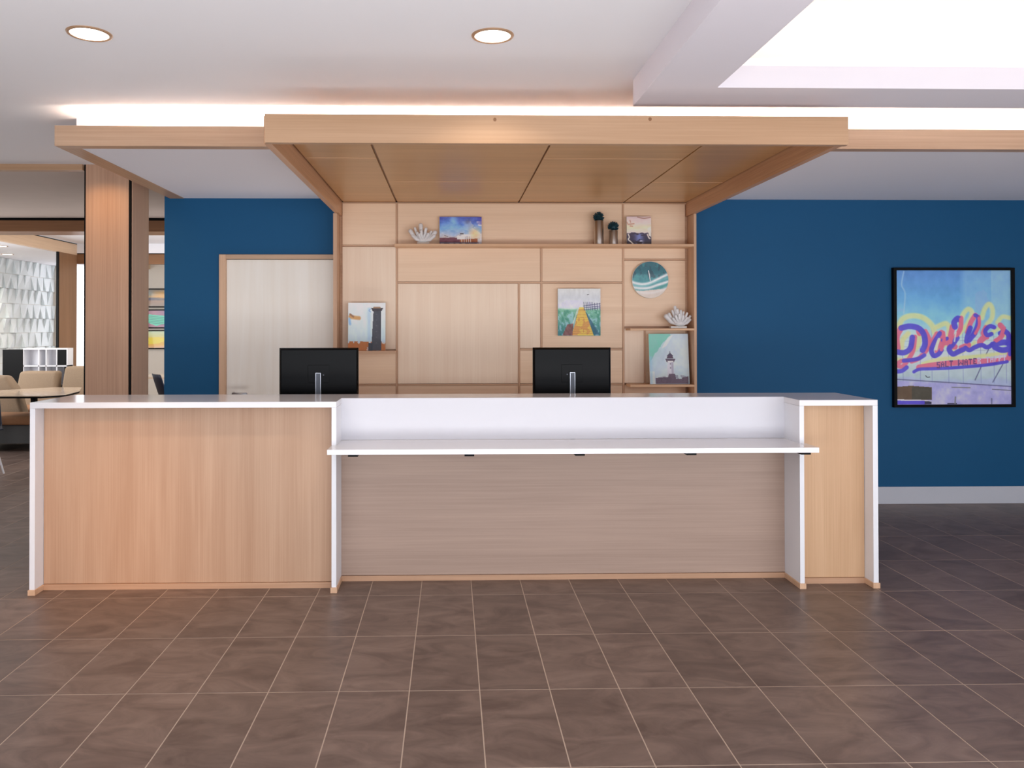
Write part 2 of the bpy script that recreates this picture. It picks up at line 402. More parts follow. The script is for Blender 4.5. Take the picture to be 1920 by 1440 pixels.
# relief tiles on the left lounge wall, each a wedge
def wedge(bm, y, z, wy, hz, kind, d):
    x = -8.05; e = .003
    ds = {0: (.008, d, .008, .012), 1: (d, .008, .012, .008), 2: (.01, d * .6, .03, .01), 3: (d * .8, .01, .008, .03)}[kind]   # near-bottom, near-top, far-bottom, far-top
    P = [(y + e, z + e, ds[0]), (y + e, z + hz - e, ds[1]), (y + wy - e, z + hz - e, ds[3]), (y + wy - e, z + e, ds[2])]
    a = [bm.verts.new((x, p[0], p[1])) for p in P]; b = [bm.verts.new((x + p[2], p[0], p[1])) for p in P]
    bm.faces.new(b)
    for i in range(4): bm.faces.new((a[i], a[(i + 1) % 4], b[(i + 1) % 4], b[i]))
random.seed(3); protos = {}
wy, hz = .235, .27
for r in range(8):
    z = 2.83 - hz * (r + 1); off = (.0, .09, .17)[r % 3]
    for c in range(10):
        y = 14.2 - off + c * wy
        if y > 16.12: continue
        k = random.choice((0, 1, 0, 1, 2, 3)) if r % 2 else random.choice((0, 0, 1, 2)); 
        if k not in protos:
            bm = NB(); wedge(bm, 0, 0, wy, hz, k, .075); o = obj('wall_tile', bm, 'lounge_wall_tile', wall_left); protos[k] = o
        else:
            o = protos[k].copy(); COL.objects.link(o); o.parent = wall_left
        o.location = (0, y, z); o.scale.y = min(1, (16.195 - y) / wy)
bm = NB()
for r in range(10):
    for c in range(12):
        y = 14.2 - (.0, .09, .17)[r % 3] - (c + 1) * wy; wedge(bm, y, 2.83 - hz * (r + 1), wy, hz, random.randrange(4), .075)
for r in range(8, 10):
    for c in range(8): wedge(bm, 14.2 - (.0, .09, .17)[r % 3] + c * wy, 2.83 - hz * (r + 1), wy, hz, random.randrange(4), .075)
obj('wall_tiling', bm, 'lounge_wall_tile', wall_left, kind='stuff')

# ------------------------------------------------------------------ reception desk
desk = thing('reception_desk', (0, 4.95, 0), 'long oak reception desk with white quartz waterfall top on brown tile floor', 'desk')
ZT = 1.135; YF = 4.72; YB = 5.25
bm = NB()
prism(bm, [(-2.486, YF), (-.684, YF), (-.684, 4.961), (2.10, 4.961), (2.10, YF), (2.578, YF), (2.578, YB), (-2.486, YB)], 1.100, ZT)
obj('countertop', bm, 'quartz', desk, .0015)
for x0, x1 in ((-2.486, -2.455), (-.712, -.684), (2.10, 2.128), (2.547, 2.578)):
    B('side_panel', 'quartz_side', desk, x0, x1, YF, YB, .032, 1.0995, bevel=.0015)
    bm = NB(); bx(bm, x0 - .006, x1 + .006, YF - .008, YB, 0, .032); obj('plinth_cap', bm, 'oak_casing', desk, .002, label='oak foot under white end panel')
B('front_panel', 'oak_vertical', desk, -2.453, -.714, 4.82, 4.84, .036, 1.0995, bevel=.001, label='large left oak front panel')
B('plinth', 'oak_toe', desk, -2.449, -.718, 4.812, 4.85, 0, .034)
B('shadow_line', 'black', desk, -2.4545, -.7125, 4.835, 4.845, .036, 1.0995)
B('front_panel', 'oak_bay', desk, 2.13, 2.545, 4.82, 4.84, .036, 1.0995, bevel=.001, label='narrow right oak front panel')
B('plinth', 'oak_toe', desk, 2.134, 2.541, 4.812, 4.85, 0, .034)
B('low_panel', 'oak_horizontal', desk, -.684, 2.10, 4.94, 4.96, .034, .845, bevel=.001, label='recessed greyish oak panel under the low shelf')
B('plinth', 'oak_toe', desk, -.678, 2.094, 4.932, 4.97, 0, .032)
B('upstand', 'upstand_quartz', desk, -.684, 2.10, 4.94, 4.96, .876, ZT, label='white upstand behind the low shelf')
bm = NB(); prism(bm, [(-.712, 4.548), (2.139, 4.548), (2.139, 4.718), (2.10, 4.718), (2.10, 4.94), (-.684, 4.94), (-.684, 4.718), (-.712, 4.718)], .845, .875)
obj('transaction_shelf', bm, 'quartz', desk, .0015, label='low white quartz shelf')
for xc in (-.565, .105, .745, 1.395, 2.065):
    bm = NB(); bx(bm, xc - .028, xc + .028, 4.556, 4.938, .833, .845); bx(bm, xc - .02, xc + .02, 4.93, 4.938, .815, .838)
    obj('shelf_bracket', bm, 'black', desk)
B('work_surface', 'white_frame', desk, -2.453, 2.545, 5.0, 5.95, .735, .76)
for xc in (-2.44, -.1, 2.5): B('back_support', 'oak_bay', desk, xc, xc + .03, 5.2, 5.9, 0, .735)

# monitors seen from behind
def monitor(xc, yaw, label, knob):
    L = (xc, 5.60, .76)
    th = thing('monitor', L, label, 'monitor', 'monitors behind the desk')
    th.rotation_euler = (0, 0, yaw)
    zc = 1.262 - .76
    bm = NB(); prism(bm, [(-.277, -.004), (.277, -.004), (.277, .010), (-.277, .010)], zc - .17, zc + .17)
    obj('bezel', bm, 'black_satin', th, .003, local=True)
    bm = NB(); v = bx(bm, -.276, .276, -.024, -.004, zc - .168, zc + .169)
    for q in v:
        if q.co.y < -.02: q.co.x *= .96; q.co.z = zc + (q.co.z - zc) * .95
    obj('back_shell', bm, 'black_satin', th, .006, 3, local=True)
    B('rear_panel', 'black_satin', th, -.075, .075, -.026, -.020, zc - .075, zc + .05, local=True, bevel=.002)
    B('screen', 'black_satin', th, -.27, .27, .010, .012, zc - .16, zc + .165, local=True)
    bm = NB(); bx(bm, -.019, -.014, -.055, -.026, .012, zc - .008); bx(bm, .014, .019, -.055, -.026, .012, zc - .008); bx(bm, -.019, .019, -.055, -.026, zc - .008, zc - .003)
    s = obj('stand', bm, 'silver', th, .001, local=True)
    B('stand_insert', 'grey_metal', s, -.014, .014, -.050, -.028, .012, zc - .008, local=True)
    bm = NB(); prism(bm, [(-.12, -.11), (.12, -.11), (.13, .07), (-.13, .07)], 0, .012); obj('foot', bm, 'silver', th, .004, local=True)
    bm = NB(); lathe(bm, [(.006, 0), (.006, .004), (.004, .006)], (0, 0, 0), 12)
    bmesh.ops.rotate(bm, verts=bm.verts, matrix=Matrix.Rotation(math.pi / 2, 3, 'X')); bmesh.ops.translate(bm, verts=bm.verts, vec=(knob * .034, -.022, zc - .02))
    obj('control_knob', bm, 'grey_metal', th, local=True)
    return th
monitor(-.932, .03, 'black computer monitor seen from behind, in front of the pale door', 1)
monitor(.857, -.03, 'black computer monitor seen from behind, below the boardwalk picture', -1)

# ------------------------------------------------------------------ shelving wall
unit = thing('shelving_unit', (.56, 6.85, 0), 'tall oak shelving wall panel with battens behind the desk', 'shelving')
YP = 6.90; ZTOP = 2.668
XL, XR = -.955, 2.07
B('backing', 'oak_batten', unit, XL - .03, XR + .04, YP + .02, 6.955, 0, ZTOP)
# (x0,x1,z0,z1,grain)
V1, V2, V3, V4 = -.473, 1.512, .594, .791
panels = [(XL, V1, 2.288, ZTOP, 'h'), (XL, V1, 1.376, 2.288, 'v'), (XL, V1, 1.075, 1.376, 'h'), (XL, V1, .1, 1.075, 'h'),
          (V1, V2, 2.288, ZTOP, 'h'), (V1, V4, 1.966, 2.288, 'h'), (V4, V2, 1.966, 2.288, 'h'),
          (V1, V3, 1.075, 1.966, 'v'), (V1, V3, .1, 1.075, 'h'), (V3, V4, 1.383, 1.966, 'v'), (V4, V2, 1.383, 1.966, 'h'),
          (V3, V2, 1.075, 1.383, 'h'), (V3, V2, .1, 1.075, 'h'),
          (V2, XR, 2.288, ZTOP, 'h'), (V2, XR, 2.168, 2.288, 'h'), (V2, XR, 1.573, 2.168, 'h'),
          (V2, 1.702, 1.077, 1.573, 'v'), (1.702, XR, 1.077, 1.555, 'h'), (V2, XR, .1, 1.077, 'h')]
for x0, x1, z0, z1, gr in panels:
    B('panel', 'oak_back_' + gr, unit, x0 + .009, x1 - .009, YP, YP + .02, z0 + .009, z1 - .009, bevel=.0015)
hb = [(XL, V1, 2.288), (XL, V1, 1.075), (V1, V2, 1.966), (V1, V3, 1.075), (V3, V2, 1.383), (V3, V2, 1.075), (V2, XR, 2.168), (1.702, XR, 1.555)]
for x0, x1, z in hb: B('batten', 'oak_batten', unit, x0 + .009, x1 - .009, YP - .005, YP + .02, z - .007, z + .007, bevel=.001)
vb = [(V1, .1, ZTOP), (V2, .1, ZTOP), (V3, .1, 1.966), (V4, 1.383, 2.288), (1.702, 1.077, 1.555)]
for x, z0, z1 in vb: B('batten', 'oak_batten_v', unit, x - .008, x + .008, YP - .006, YP + .02, z0, z1, bevel=.001)
B('batten', 'oak_batten', unit, XL, XR, YP - .004, YP + .02, ZTOP - .012, ZTOP - .001)
YS = 6.72
B('side_panel', 'oak_batten_v', unit, -1.0, -.968, YS, 6.93, 0, 2.548, bevel=.001, label='left oak end panel')
B('side_panel', 'oak_batten_v', unit, 2.083, 2.105, YS, 6.94, 0, 2.548, bevel=.001, label='right oak end panel')
SH = .018
B('shelf', 'oak_shelf', unit, V1 - .008, 2.083, YS, YP, 2.288 - .022, 2.288, bevel=.0015, label='long upper shelf')
B('shelf', 'oak_batten', unit, -.968, V1, 6.74, YP, 1.376 - .022, 1.376, bevel=.0015, label='short left shelf')
B('shelf', 'oak_shelf', unit, V2 + .02, 2.083, YS, YP, 1.565 - .018, 1.565, bevel=.0015, label='short right upper shelf')
B('shelf', 'oak_shelf', unit, V2 + .02, 2.083, YS, YP, 1.083 - .020, 1.083, bevel=.0015, label='short right lower shelf')
B('base_cabinet', 'oak_back_h', unit, -.968, 2.083, YS, YP, 0, .9)

# ------------------------------------------------------------------ canopy
can = thing('canopy', (.57, 5.5, 2.55), 'projecting oak canopy box hanging over the reception desk', 'canopy')
CF = 4.15
B('front_fascia', 'oak_fascia', can, -.976, 2.118, CF, CF + .04, 2.546, 2.697, bevel=.0015)
for xk, zk in ((.232, 2.672), (1.055, 2.678)):
    bm = NB(); lathe(bm, [(.0001, 0), (.008, 0), (.010, .0004), (.0001, .0006)], (0, 0, 0), 14, cap=False)
    for v_ in bm.verts: v_.co.x *= .9
    bmesh.ops.rotate(bm, verts=bm.verts, matrix=Matrix.Rotation(math.pi / 2, 3, 'X')); bmesh.ops.translate(bm, verts=bm.verts, vec=(xk, CF, zk))
    obj('wood_knot', bm, 'walnut_brown', can)
B('side_fascia', 'oak_side', can, -.990, -.950, CF + .04, 6.95, 2.55, 2.697, bevel=.0015)
B('side_fascia', 'oak_side', can, 2.068, 2.108, CF + .04, 6.95, 2.55, 2.697, bevel=.0015)
B('backing', 'walnut_brown', can, -.95, 2.068, CF + .04, 6.95, 2.682, 2.697)
js = [(-.945, V1 - .003, 5.10), (V1, .593, 5.925), (.593, 1.515, 5.10), (1.515, 2.063, 5.925)]
for a0, a1, yj in js:
    B('soffit_panel', 'oak_soffit', can, a0 + .006, a1 - .006, CF + .045, yj - .005, 2.670, 2.682, bevel=.001)
    B('soffit_panel', 'oak_soffit', can, a0 + .006, a1 - .006, yj + .005, YP - .004, 2.670, 2.682, bevel=.001)
    B('joint_highlight', 'oak_shelf', can, a0 + .006, a1 - .006, yj - .005, yj + .005, 2.668, 2.682)  # paler oak strip standing in for the edge highlight along the cross joint

# ------------------------------------------------------------------ free-standing column at the left
col = thing('column', (-2.89, 6.9, 0), 'square oak-clad column with black reveals left of the blue wall', 'column')
B('core', 'black', col, -3.085, -2.695, 6.705, 7.095, 0, CZ)
B('wood_panel', 'column_wood', col, -3.07, -2.712, 6.698, 6.712, .0, CZ, bevel=.001)
B('wood_panel', 'column_side', col, -2.702, -2.688, 6.722, 7.078, .0, CZ, bevel=.001)
B('wood_panel', 'column_side', col, -3.092, -3.078, 6.722, 7.078, .0, CZ, bevel=.001)

# ------------------------------------------------------------------ ceiling lights
def downlight(x, y, z, r, label, power, grp):
    th = thing('downlight', (x, y, z), label, 'ceiling light', grp)
    bm = NB(); lathe(bm, [(r * .84, -.0005), (r * .85, -.007), (r * .97, -.006), (r, -.0005)], (x, y, z), 40, cap=False); obj('trim_ring', bm, 'bulb_trim', th, smooth=True)
    bm = NB(); lathe(bm, [(.001, -.003), (r * .86, -.003)], (x, y, z), 40, cap=False); obj('lens', bm, 'lens_glow', th)
    if power:
        o = area('downlight_lamp', (x, y, z - .012), (x, y, 0), r * 1.5, r * 1.5, power, WARM2, 'DISK', 120); o.rotation_euler = (0, 0, 0)
downlight(-1.686, 3.71, CZ, .1005, 'round recessed ceiling downlight, the left one above the desk', 5.5, 'recessed downlights in the lobby ceiling')
downlight(.197, 3.70, CZ, .1005, 'round recessed ceiling downlight, the middle one above the desk', 5.5, 'recessed downlights in the lobby ceiling')
downlight(-6.9, 12.25, 2.83, .10, 'lounge ceiling downlight, the left and nearer one of two above the relief wall', 14, 'small downlights in the lounge')
downlight(-7.55, 13.6, 2.83, .10, 'lounge ceiling downlight, the right and farther one of two above the relief wall', 14, 'small downlights in the lounge')
for x, y, p in ((-4.4, 11.5, 22), (-4.2, 14.5, 22)):
    o = area('lounge_overhead_fill', (x, y, 2.93), (x, y, 0), .3, .3, p, WARM2, 'DISK'); o.rotation_euler = (0, 0, 0)  # unseen area fills above the lounge, no fixtures modelled
o = area('column_wash_lamp', (-2.9, 6.35, 2.94), (-2.9, 6.7, 0), .12, .12, 5, (1, .62, .3), 'DISK', 120); o.data.energy = 2.2
o = area('near_lobby_lamp', (-2.2, 3.0, 2.6), (-1.95, 4.75, .2), .15, .15, 1.4, (1, .48, .14), 'DISK', 36)

# ------------------------------------------------------------------ raster painting helpers (colours for printed pictures)
def vnoise(u, v, sx, sy, seed):
    rs = np.random.RandomState(seed); G = rs.rand(64, 64)
    x, y = (u * sx) % 63, (v * sy) % 63; i, j = x.astype(int), y.astype(int); fx, fy = x - i, y - j
    fx = fx * fx * (3 - 2 * fx); fy = fy * fy * (3 - 2 * fy)
    return (G[i, j] * (1 - fx) + G[i + 1, j] * fx) * (1 - fy) + (G[i, j + 1] * (1 - fx) + G[i + 1, j + 1] * fx) * fy
def fbm(u, v, sx, sy, seed, o=4):
    a = 0; s = 0
    for k in range(o): a = a + vnoise(u + .37 * k, v + .11 * k, sx * 2 ** k, sy * 2 ** k, seed + k) * .5 ** k; s += .5 ** k
    return a / s
def C(c): return np.array(c, float) / 255
def mixc(img, c, a):
    a = np.clip(a, 0, 1)[..., None]; return img * (1 - a) + (C(c) if not isinstance(c, np.ndarray) else c) * a
def grad(v, stops):
    ps = [s[0] for s in stops]; return np.stack([np.interp(v, ps, [s[1][k] / 255 for s in stops]) for k in range(3)], -1)
def dpoly(u, v, pts):
    d = np.full(u.shape, 1e9)
    for (x0, y0), (x1, y1) in zip(pts, pts[1:]):
        dx, dy = x1 - x0, y1 - y0; L = dx * dx + dy * dy + 1e-12
        t_ = np.clip(((u - x0) * dx + (v - y0) * dy) / L, 0, 1)
        d = np.minimum(d, np.hypot(u - x0 - t_ * dx, v - y0 - t_ * dy))
    return d
def spline(pts, n=8):
    if len(pts) < 3: return pts
    P = [pts[0]] + list(pts) + [pts[-1]]; out = []
    for i in range(1, len(P) - 2):
        p0, p1, p2, p3 = [np.array(P[i + k], float) for k in (-1, 0, 1, 2)]
        for s in range(n):
            q = s / n; out.append(tuple(.5 * ((2 * p1) + (-p0 + p2) * q + (2 * p0 - 5 * p1 + 4 * p2 - p3) * q * q + (-p0 + 3 * p1 - 3 * p2 + p3) * q ** 3)))
    out.append(tuple(pts[-1])); return out
def stroke(img, u, v, c, pts, wd, soft, a=1.0):
    return mixc(img, c, a * np.clip((wd / 2 - dpoly(u, v, spline(pts))) / soft + .5, 0, 1))
def inpoly(u, v, pts):
    s = np.zeros(u.shape, bool); n = len(pts)
    for i in range(n):
        (x0, y0), (x1, y1) = pts[i], pts[(i + 1) % n]
        c = ((y0 > v) != (y1 > v)) & (u < (x1 - x0) * (v - y0) / (y1 - y0 + 1e-12) + x0); s ^= c
    return s
def poly(img, u, v, c, pts, a=1.0): return mixc(img, c, inpoly(u, v, pts) * a)
def to_lin(a):
    a = np.clip(a, 0, 1); return np.where(a <= .04045, a / 12.92, ((a + .055) / 1.055) ** 2.4)
def print_mesh(name, w_, h_, nx, ny, fn, mat, parent, place):
    """flat printed sheet; place(x,z)->world point. u to the right 0..1, v downward 0..1"""
    U, V = np.meshgrid(np.linspace(0, 1, nx), np.linspace(0, 1, ny)); img = np.clip(to_lin(fn(U, V)) * 1.35, 0, .92)
    co = [place((u - .5) * w_, (.5 - v) * h_) for u, v in zip(U.ravel(), V.ravel())]
    idx = np.arange(nx * ny).reshape(ny, nx)
    fs = np.stack([idx[:-1, :-1], idx[1:, :-1], idx[1:, 1:], idx[:-1, 1:]], -1).reshape(-1, 4)
    me = bpy.data.meshes.new(name); me.from_pydata(co, [], fs.tolist())
    ca = me.color_attributes.new('Col', 'FLOAT_COLOR', 'POINT')
    ca.data.foreach_set('color', np.concatenate([img, np.ones(img.shape[:2] + (1,))], -1).astype(np.float32).ravel())
    me.materials.append(MATS[mat]); o = bpy.data.objects.new(name, me); COL.objects.link(o)
    o.parent = parent; o.matrix_parent_inverse = Matrix.Translation(-Vector(parent['_base']))
    return o

def canvas(label, xc, zb, w_, h_, yb, lean, fn, nx, ny, dep=.022, grp='printed canvases on the shelving wall', name='canvas_picture', shear=0.0):
    """boxed canvas: bottom edge at y=yb (front), leaning back by lean metres at the top"""
    th = thing(name, (xc, yb, zb), label, 'picture', grp)
    sh = Vector((0, lean, h_)).normalized()
    nrm = Vector((0, -1, 0)); nrm = (nrm - sh * nrm.dot(sh)).normalized()
    def P(x, z, d=0.0):
        q = Vector((xc + x, yb, zb)) + sh * (z + h_ / 2) + nrm * d; return (q.x, q.y, q.z)
    bm = NB(); a = [bm.verts.new(P(x, z, -.0004)) for x, z in ((-w_ / 2, -h_ / 2), (w_ / 2, -h_ / 2), (w_ / 2, h_ / 2), (-w_ / 2, h_ / 2))]
    b = [bm.verts.new(P(x, z, -dep)) for x, z in ((-w_ / 2, -h_ / 2), (w_ / 2, -h_ / 2), (w_ / 2, h_ / 2), (-w_ / 2, h_ / 2))]
    bm.faces.new(a); bm.faces.new(b[::-1])
    for i in range(4): bm.faces.new((a[i], a[(i + 1) % 4], b[(i + 1) % 4], b[i]))
    obj('stretcher', bm, 'canvas_edge', th)
    print_mesh('print', w_, h_, nx, ny, fn, 'print_matt', th, lambda x, z: P(x, z, .0006))
    return th

# ship picture
def f_ship(u, v):
    n = fbm(u, v, 6, 5, 11); n2 = fbm(u, v, 14, 14, 21); n3 = fbm(u, v, 3, 9, 5)
    im = grad(v + (n - .5) * .25, [(0, (72, 84, 170)), (.22, (92, 128, 205)), (.42, (120, 170, 220)), (.62, (168, 186, 214)), (.74, (200, 190, 190)), (1, (120, 110, 120))])
    im = mixc(im, (205, 205, 215), (u - .45) * 1.6 * (n > .45) * (v > .15)); im = mixc(im, (228, 200, 150), np.exp(-((u - .84) / .13) ** 2 - ((v - .60) / .22) ** 2) * .95)
    im = mixc(im, (66, 54, 150), np.clip((u - .86) * 6, 0, 1) * (v < .28) * .8); im = mixc(im, (150, 205, 235), np.exp(-((u - .33) / .08) ** 2 - ((v - .15) / .2) ** 2) * .6)
    im = mixc(im, (90, 92, 130), np.exp(-((u - .68) / .07) ** 2 - ((v - .16) / .09) ** 2) * .7)
    im = mixc(im, (104, 56, 70), ((v > .73 + .05 * np.abs(u - .3)) & (v < .91) & (u < .48)) * .9)
    im = mixc(im, (150, 84, 50), ((v > .80 - .08 * (u - .5)) & (v < .92) & (u > .48) & (u < .9)) * .9)
    im = mixc(im, (235, 235, 230), ((v > .62) & (v < .80) & (u > .42) & (u < .72) & (n2 > .47)) * .95)
    for x in (.52, .58, .63, .68, .73): im = stroke(im, u, v, (240, 236, 220), [(x, .6 + (x - .5) * .3), (x + .01, .93)], .012, .006)
    im = stroke(im, u, v, (40, 40, 60), [(.12, .66), (.2, .70)], .014, .01); im = stroke(im, u, v, (60, 50, 50), [(.50, .60), (.56, .60)], .03, .01)
    im = mixc(im, (96, 96, 116), ((v > .90)) * .9); im = mixc(im, (190, 196, 205), ((v > .94) & (n2 > .45)) * .7); im = mixc(im, (205, 205, 210), ((u > .93) & (v > .78)) * .7)
    return im + (n2[..., None] - .5) * .16
canvas('landscape canvas of a ship under a blue cloudy sky on the upper shelf', .0835, 2.2885, .365, .248, 6.84, .012, f_ship, 110, 76)
# small sea picture
def f_sea(u, v):
    n = fbm(u, v, 5, 8, 31); n2 = fbm(u, v, 4, 20, 33)
    im = grad(v + (n - .5) * .12, [(0, (205, 184, 186)), (.22, (222, 204, 196)), (.38, (226, 210, 180)), (.54, (222, 208, 196)), (.575, (200, 190, 190)), (.58, (74, 66, 84)), (.8, (56, 52, 74)), (1, (74, 66, 66))])
    im = mixc(im, (120, 132, 190), np.exp(-((u - .5) / .16) ** 2) * (v > .6) * (n2 > .42) * .9); im = mixc(im, (205, 205, 215), np.exp(-((u - .55) / .09) ** 2) * (v > .82) * (n2 > .45) * .8)
    im = stroke(im, u, v, (226, 214, 206), [(.06, .62), (.1, .72), (.06, .8), (.16, .88), (.28, .98)], .045, .02)
    im = poly(im, u, v, (232, 214, 204), [(.84, .4), (1, .35), (1, .72), (.9, .66)]); im = stroke(im, u, v, (226, 208, 200), [(.84, .62), (.9, .74), (.94, .76)], .05, .03)
    im = stroke(im, u, v, (140, 90, 72), [(.45, .02), (.7, .06), (.98, .03)], .03, .03, .8)
    for a_, b_, c_, d_ in ((.02, .2, .06, .28), (.14, .14, .16, .2), (.1, .27, .3, .25), (.14, .33, .24, .34)): im = stroke(im, u, v, (168, 108, 84), [(a_, b_), (c_, d_)], .035, .03, .7)
    return im + (n2[..., None] - .5) * .06
canvas('small sunset sea canvas at the right end of the upper shelf', 1.638, 2.2885, .214, .252, 6.83, .014, f_sea, 70, 82)
# lighthouse tower picture, left
def f_tower(u, v):
    n = fbm(u, v, 4, 4, 41); n2 = fbm(u, v, 14, 10, 43)
    im = grad(v + (n - .5) * .2, [(0, (214, 222, 226)), (.4, (206, 218, 228)), (.8, (188, 208, 226)), (1, (180, 190, 200))])
    im = mixc(im, (160, 190, 222), np.exp(-((u - .56) / .05) ** 2) * (v > .1) * (v < .8) * .6)
    im = mixc(im, (176, 104, 54), ((v > .81 + .05 * (n - .5)) & (n2 > .38)) * .95); im = mixc(im, (206, 190, 170), ((v > .83) & (n2 < .36)) * .8)
    im = poly(im, u, v, (72, 74, 82), [(.68, .14), (.88, .14), (.89, 1), (.62, 1)]); im = poly(im, u, v, (66, 62, 66), [(.61, .11), (.94, .11), (.90, .17), (.66, .18)])
    im = poly(im, u, v, (150, 120, 96), [(.68, .08), (.86, .08), (.88, .115), (.66, .115)])
    im = mixc(im, (52, 62, 76), ((u > .54) & (u < .66) & (v > .84)) * .9)
    im = stroke(im, u, v, (196, 150, 96), [(.05, .29), (.18, .31), (.30, .32)], .08, .03); im = stroke(im, u, v, (150, 110, 84), [(.05, .24), (.14, .29)], .04, .02)
    im = stroke(im, u, v, (140, 180, 220), [(.03, .34), (.05, .44)], .06, .03); im = stroke(im, u, v, (130, 160, 200), [(.60, .13), (.56, .16), (.60, .19)], .02, .01)
    for k in range(6): im = mixc(im, (110, 110, 116), np.exp(-((u - .76) / .02) ** 2 - ((v - .24 - .12 * k) / .006) ** 2) * .7)
    return im + (n2[..., None] - .5) * .05
canvas('canvas of a dark brick tower with a flag on the left shelf', -.725, 1.3765, .320, .412, 6.80, .02, f_tower, 90, 116)
# lighthouse picture, right
def f_light(u, v):
    n = fbm(u, v, 4, 4, 51); n2 = fbm(u, v, 12, 12, 55)
    im = grad(u * .5 + v * .5 + (n - .5) * .5, [(0, (176, 206, 206)), (.4, (186, 202, 214)), (.7, (204, 216, 226)), (1, (170, 196, 212))])
    im = mixc(im, (112, 190, 170), ((u + v * .9 < .55 + (n - .5) * .2) & (u < .55)) * (.5 + .5 * n2)); im = poly(im, u, v, (214, 222, 232), [(.38, .2), (.5, .06), (.62, .02), (.45, .24), (.32, .30)], .8)
    im = mixc(im, (214, 220, 232), ((v > .75) & (u < .12)) * .9); im = mixc(im, (150, 190, 214), np.exp(-((u - .03) / .05) ** 2) * (v > .45) * .6)
    im = poly(im, u, v, (204, 204, 214), [(.46, .55), (.60, .55), (.62, .84), (.44, .84)]); im = mixc(im, (140, 136, 156), ((u > .55) & (u < .61) & (v > .56) & (v < .84)) * .5)
    im = poly(im, u, v, (96, 84, 100), [(.40, .50), (.66, .50), (.62, .57), (.44, .57)]); im = poly(im, u, v, (226, 222, 226), [(.455, .54), (.61, .54), (.60, .565), (.465, .565)])
    im = poly(im, u, v, (92, 76, 94), [(.46, .44), (.59, .44), (.61, .49), (.44, .49)]); im = poly(im, u, v, (86, 78, 98), [(.44, .44), (.53, .38), (.61, .44)]); im = stroke(im, u, v, (80, 74, 92), [(.525, .36), (.525, .42)], .018, .01)
    for q in ((.53, .60), (.53, .68)): im = mixc(im, (70, 56, 70), np.exp(-((u - q[0]) / .012) ** 2 - ((v - q[1]) / .015) ** 2))
    im = poly(im, u, v, (108, 94, 110), [(.14, .88), (.46, .86), (.48, .80), (.64, .80), (.66, .9), (.80, .90), (.82, .87), (.97, .85), (.97, 1), (.14, 1)])
    im = mixc(im, (80, 68, 84), (v > .82) * (n2 > .55) * (u > .14) * .35 * inpoly(u, v, [(.14, .88), (.64, .80), (.97, .85), (.97, 1), (.14, 1)]))
    return im + (n2[..., None] - .5) * .05
canvas('canvas of a pale lighthouse leaning on the lower right shelf', 1.89, 1.0835, .344, .437, 6.785, .05, f_light, 96, 122, dep=.018)
# boardwalk picture hung on the panel
def f_walk(u, v):
    n = fbm(u, v, 5, 5, 61); n2 = fbm(u, v, 18, 12, 63)
    im = grad(v + (n - .5) * .08, [(0, (206, 208, 206)), (.2, (196, 200, 206)), (.38, (208, 210, 212)), (.43, (190, 206, 196)), (.46, (120, 176, 150)), (.7, (96, 156, 142)), (1, (56, 116, 128))])
    im = mixc(im, (200, 196, 226), ((v > .25) & (v < .42) & (n > .5)) * .4); im = mixc(im, (170, 200, 220), ((v > .5) & (n2 > .58)) * .5); im = mixc(im, (60, 130, 110), ((v > .45) & (n2 < .40)) * .5)
    im = poly(im, u, v, (226, 190, 92), [(.50, .40), (.62, .40), (.84, 1), (.32, 1)]); im = poly(im, u, v, (206, 206, 190), [(.45, .44), (.50, .42), (.35, .78), (.3, .84)], .7)
    inside = inpoly(u, v, [(.50, .40), (.62, .40), (.84, 1), (.32, 1)])
    for k in range(16):
        vk = .44 + .56 * (k / 16) ** 1.4; im = mixc(im, (150, 96, 60), inside * np.exp(-((v - vk) / .006) ** 2) * .55)
    im = mixc(im, (168, 96, 70), inside * ((n2 > .55) & (v > .6)) * .45); im = poly(im, u, v, (130, 72, 70), [(.22, .76), (.36, .74), (.34, 1), (.10, 1)], .8)
    im = poly(im, u, v, (52, 92, 116), [(.64, .48), (.68, .52), (.98, .98), (.84, .98)], .8)
    for a_, b_ in (((.60, .37), (1, .32)), ((.62, .45), (1, .41)), ((.62, .41), (1, .37))): im = stroke(im, u, v, (84, 88, 120), [a_, b_], .014, .008)
    for x in (.61, .66, .70, .75, .80, .86, .92, .98): im = stroke(im, u, v, (70, 76, 110), [(x, .29 + .02 * (x > .8)), (x + .01, .46)], .014, .008)
    im = stroke(im, u, v, (60, 60, 70), [(.69, .13), (.72, .125)], .015, .01)
    return im + (n2[..., None] - .5) * .08
canvas('canvas of a yellow boardwalk through dune grass hung on the middle panel', 1.116, 1.502, .372, .410, 6.852, 0, f_walk, 104, 116, dep=.044)

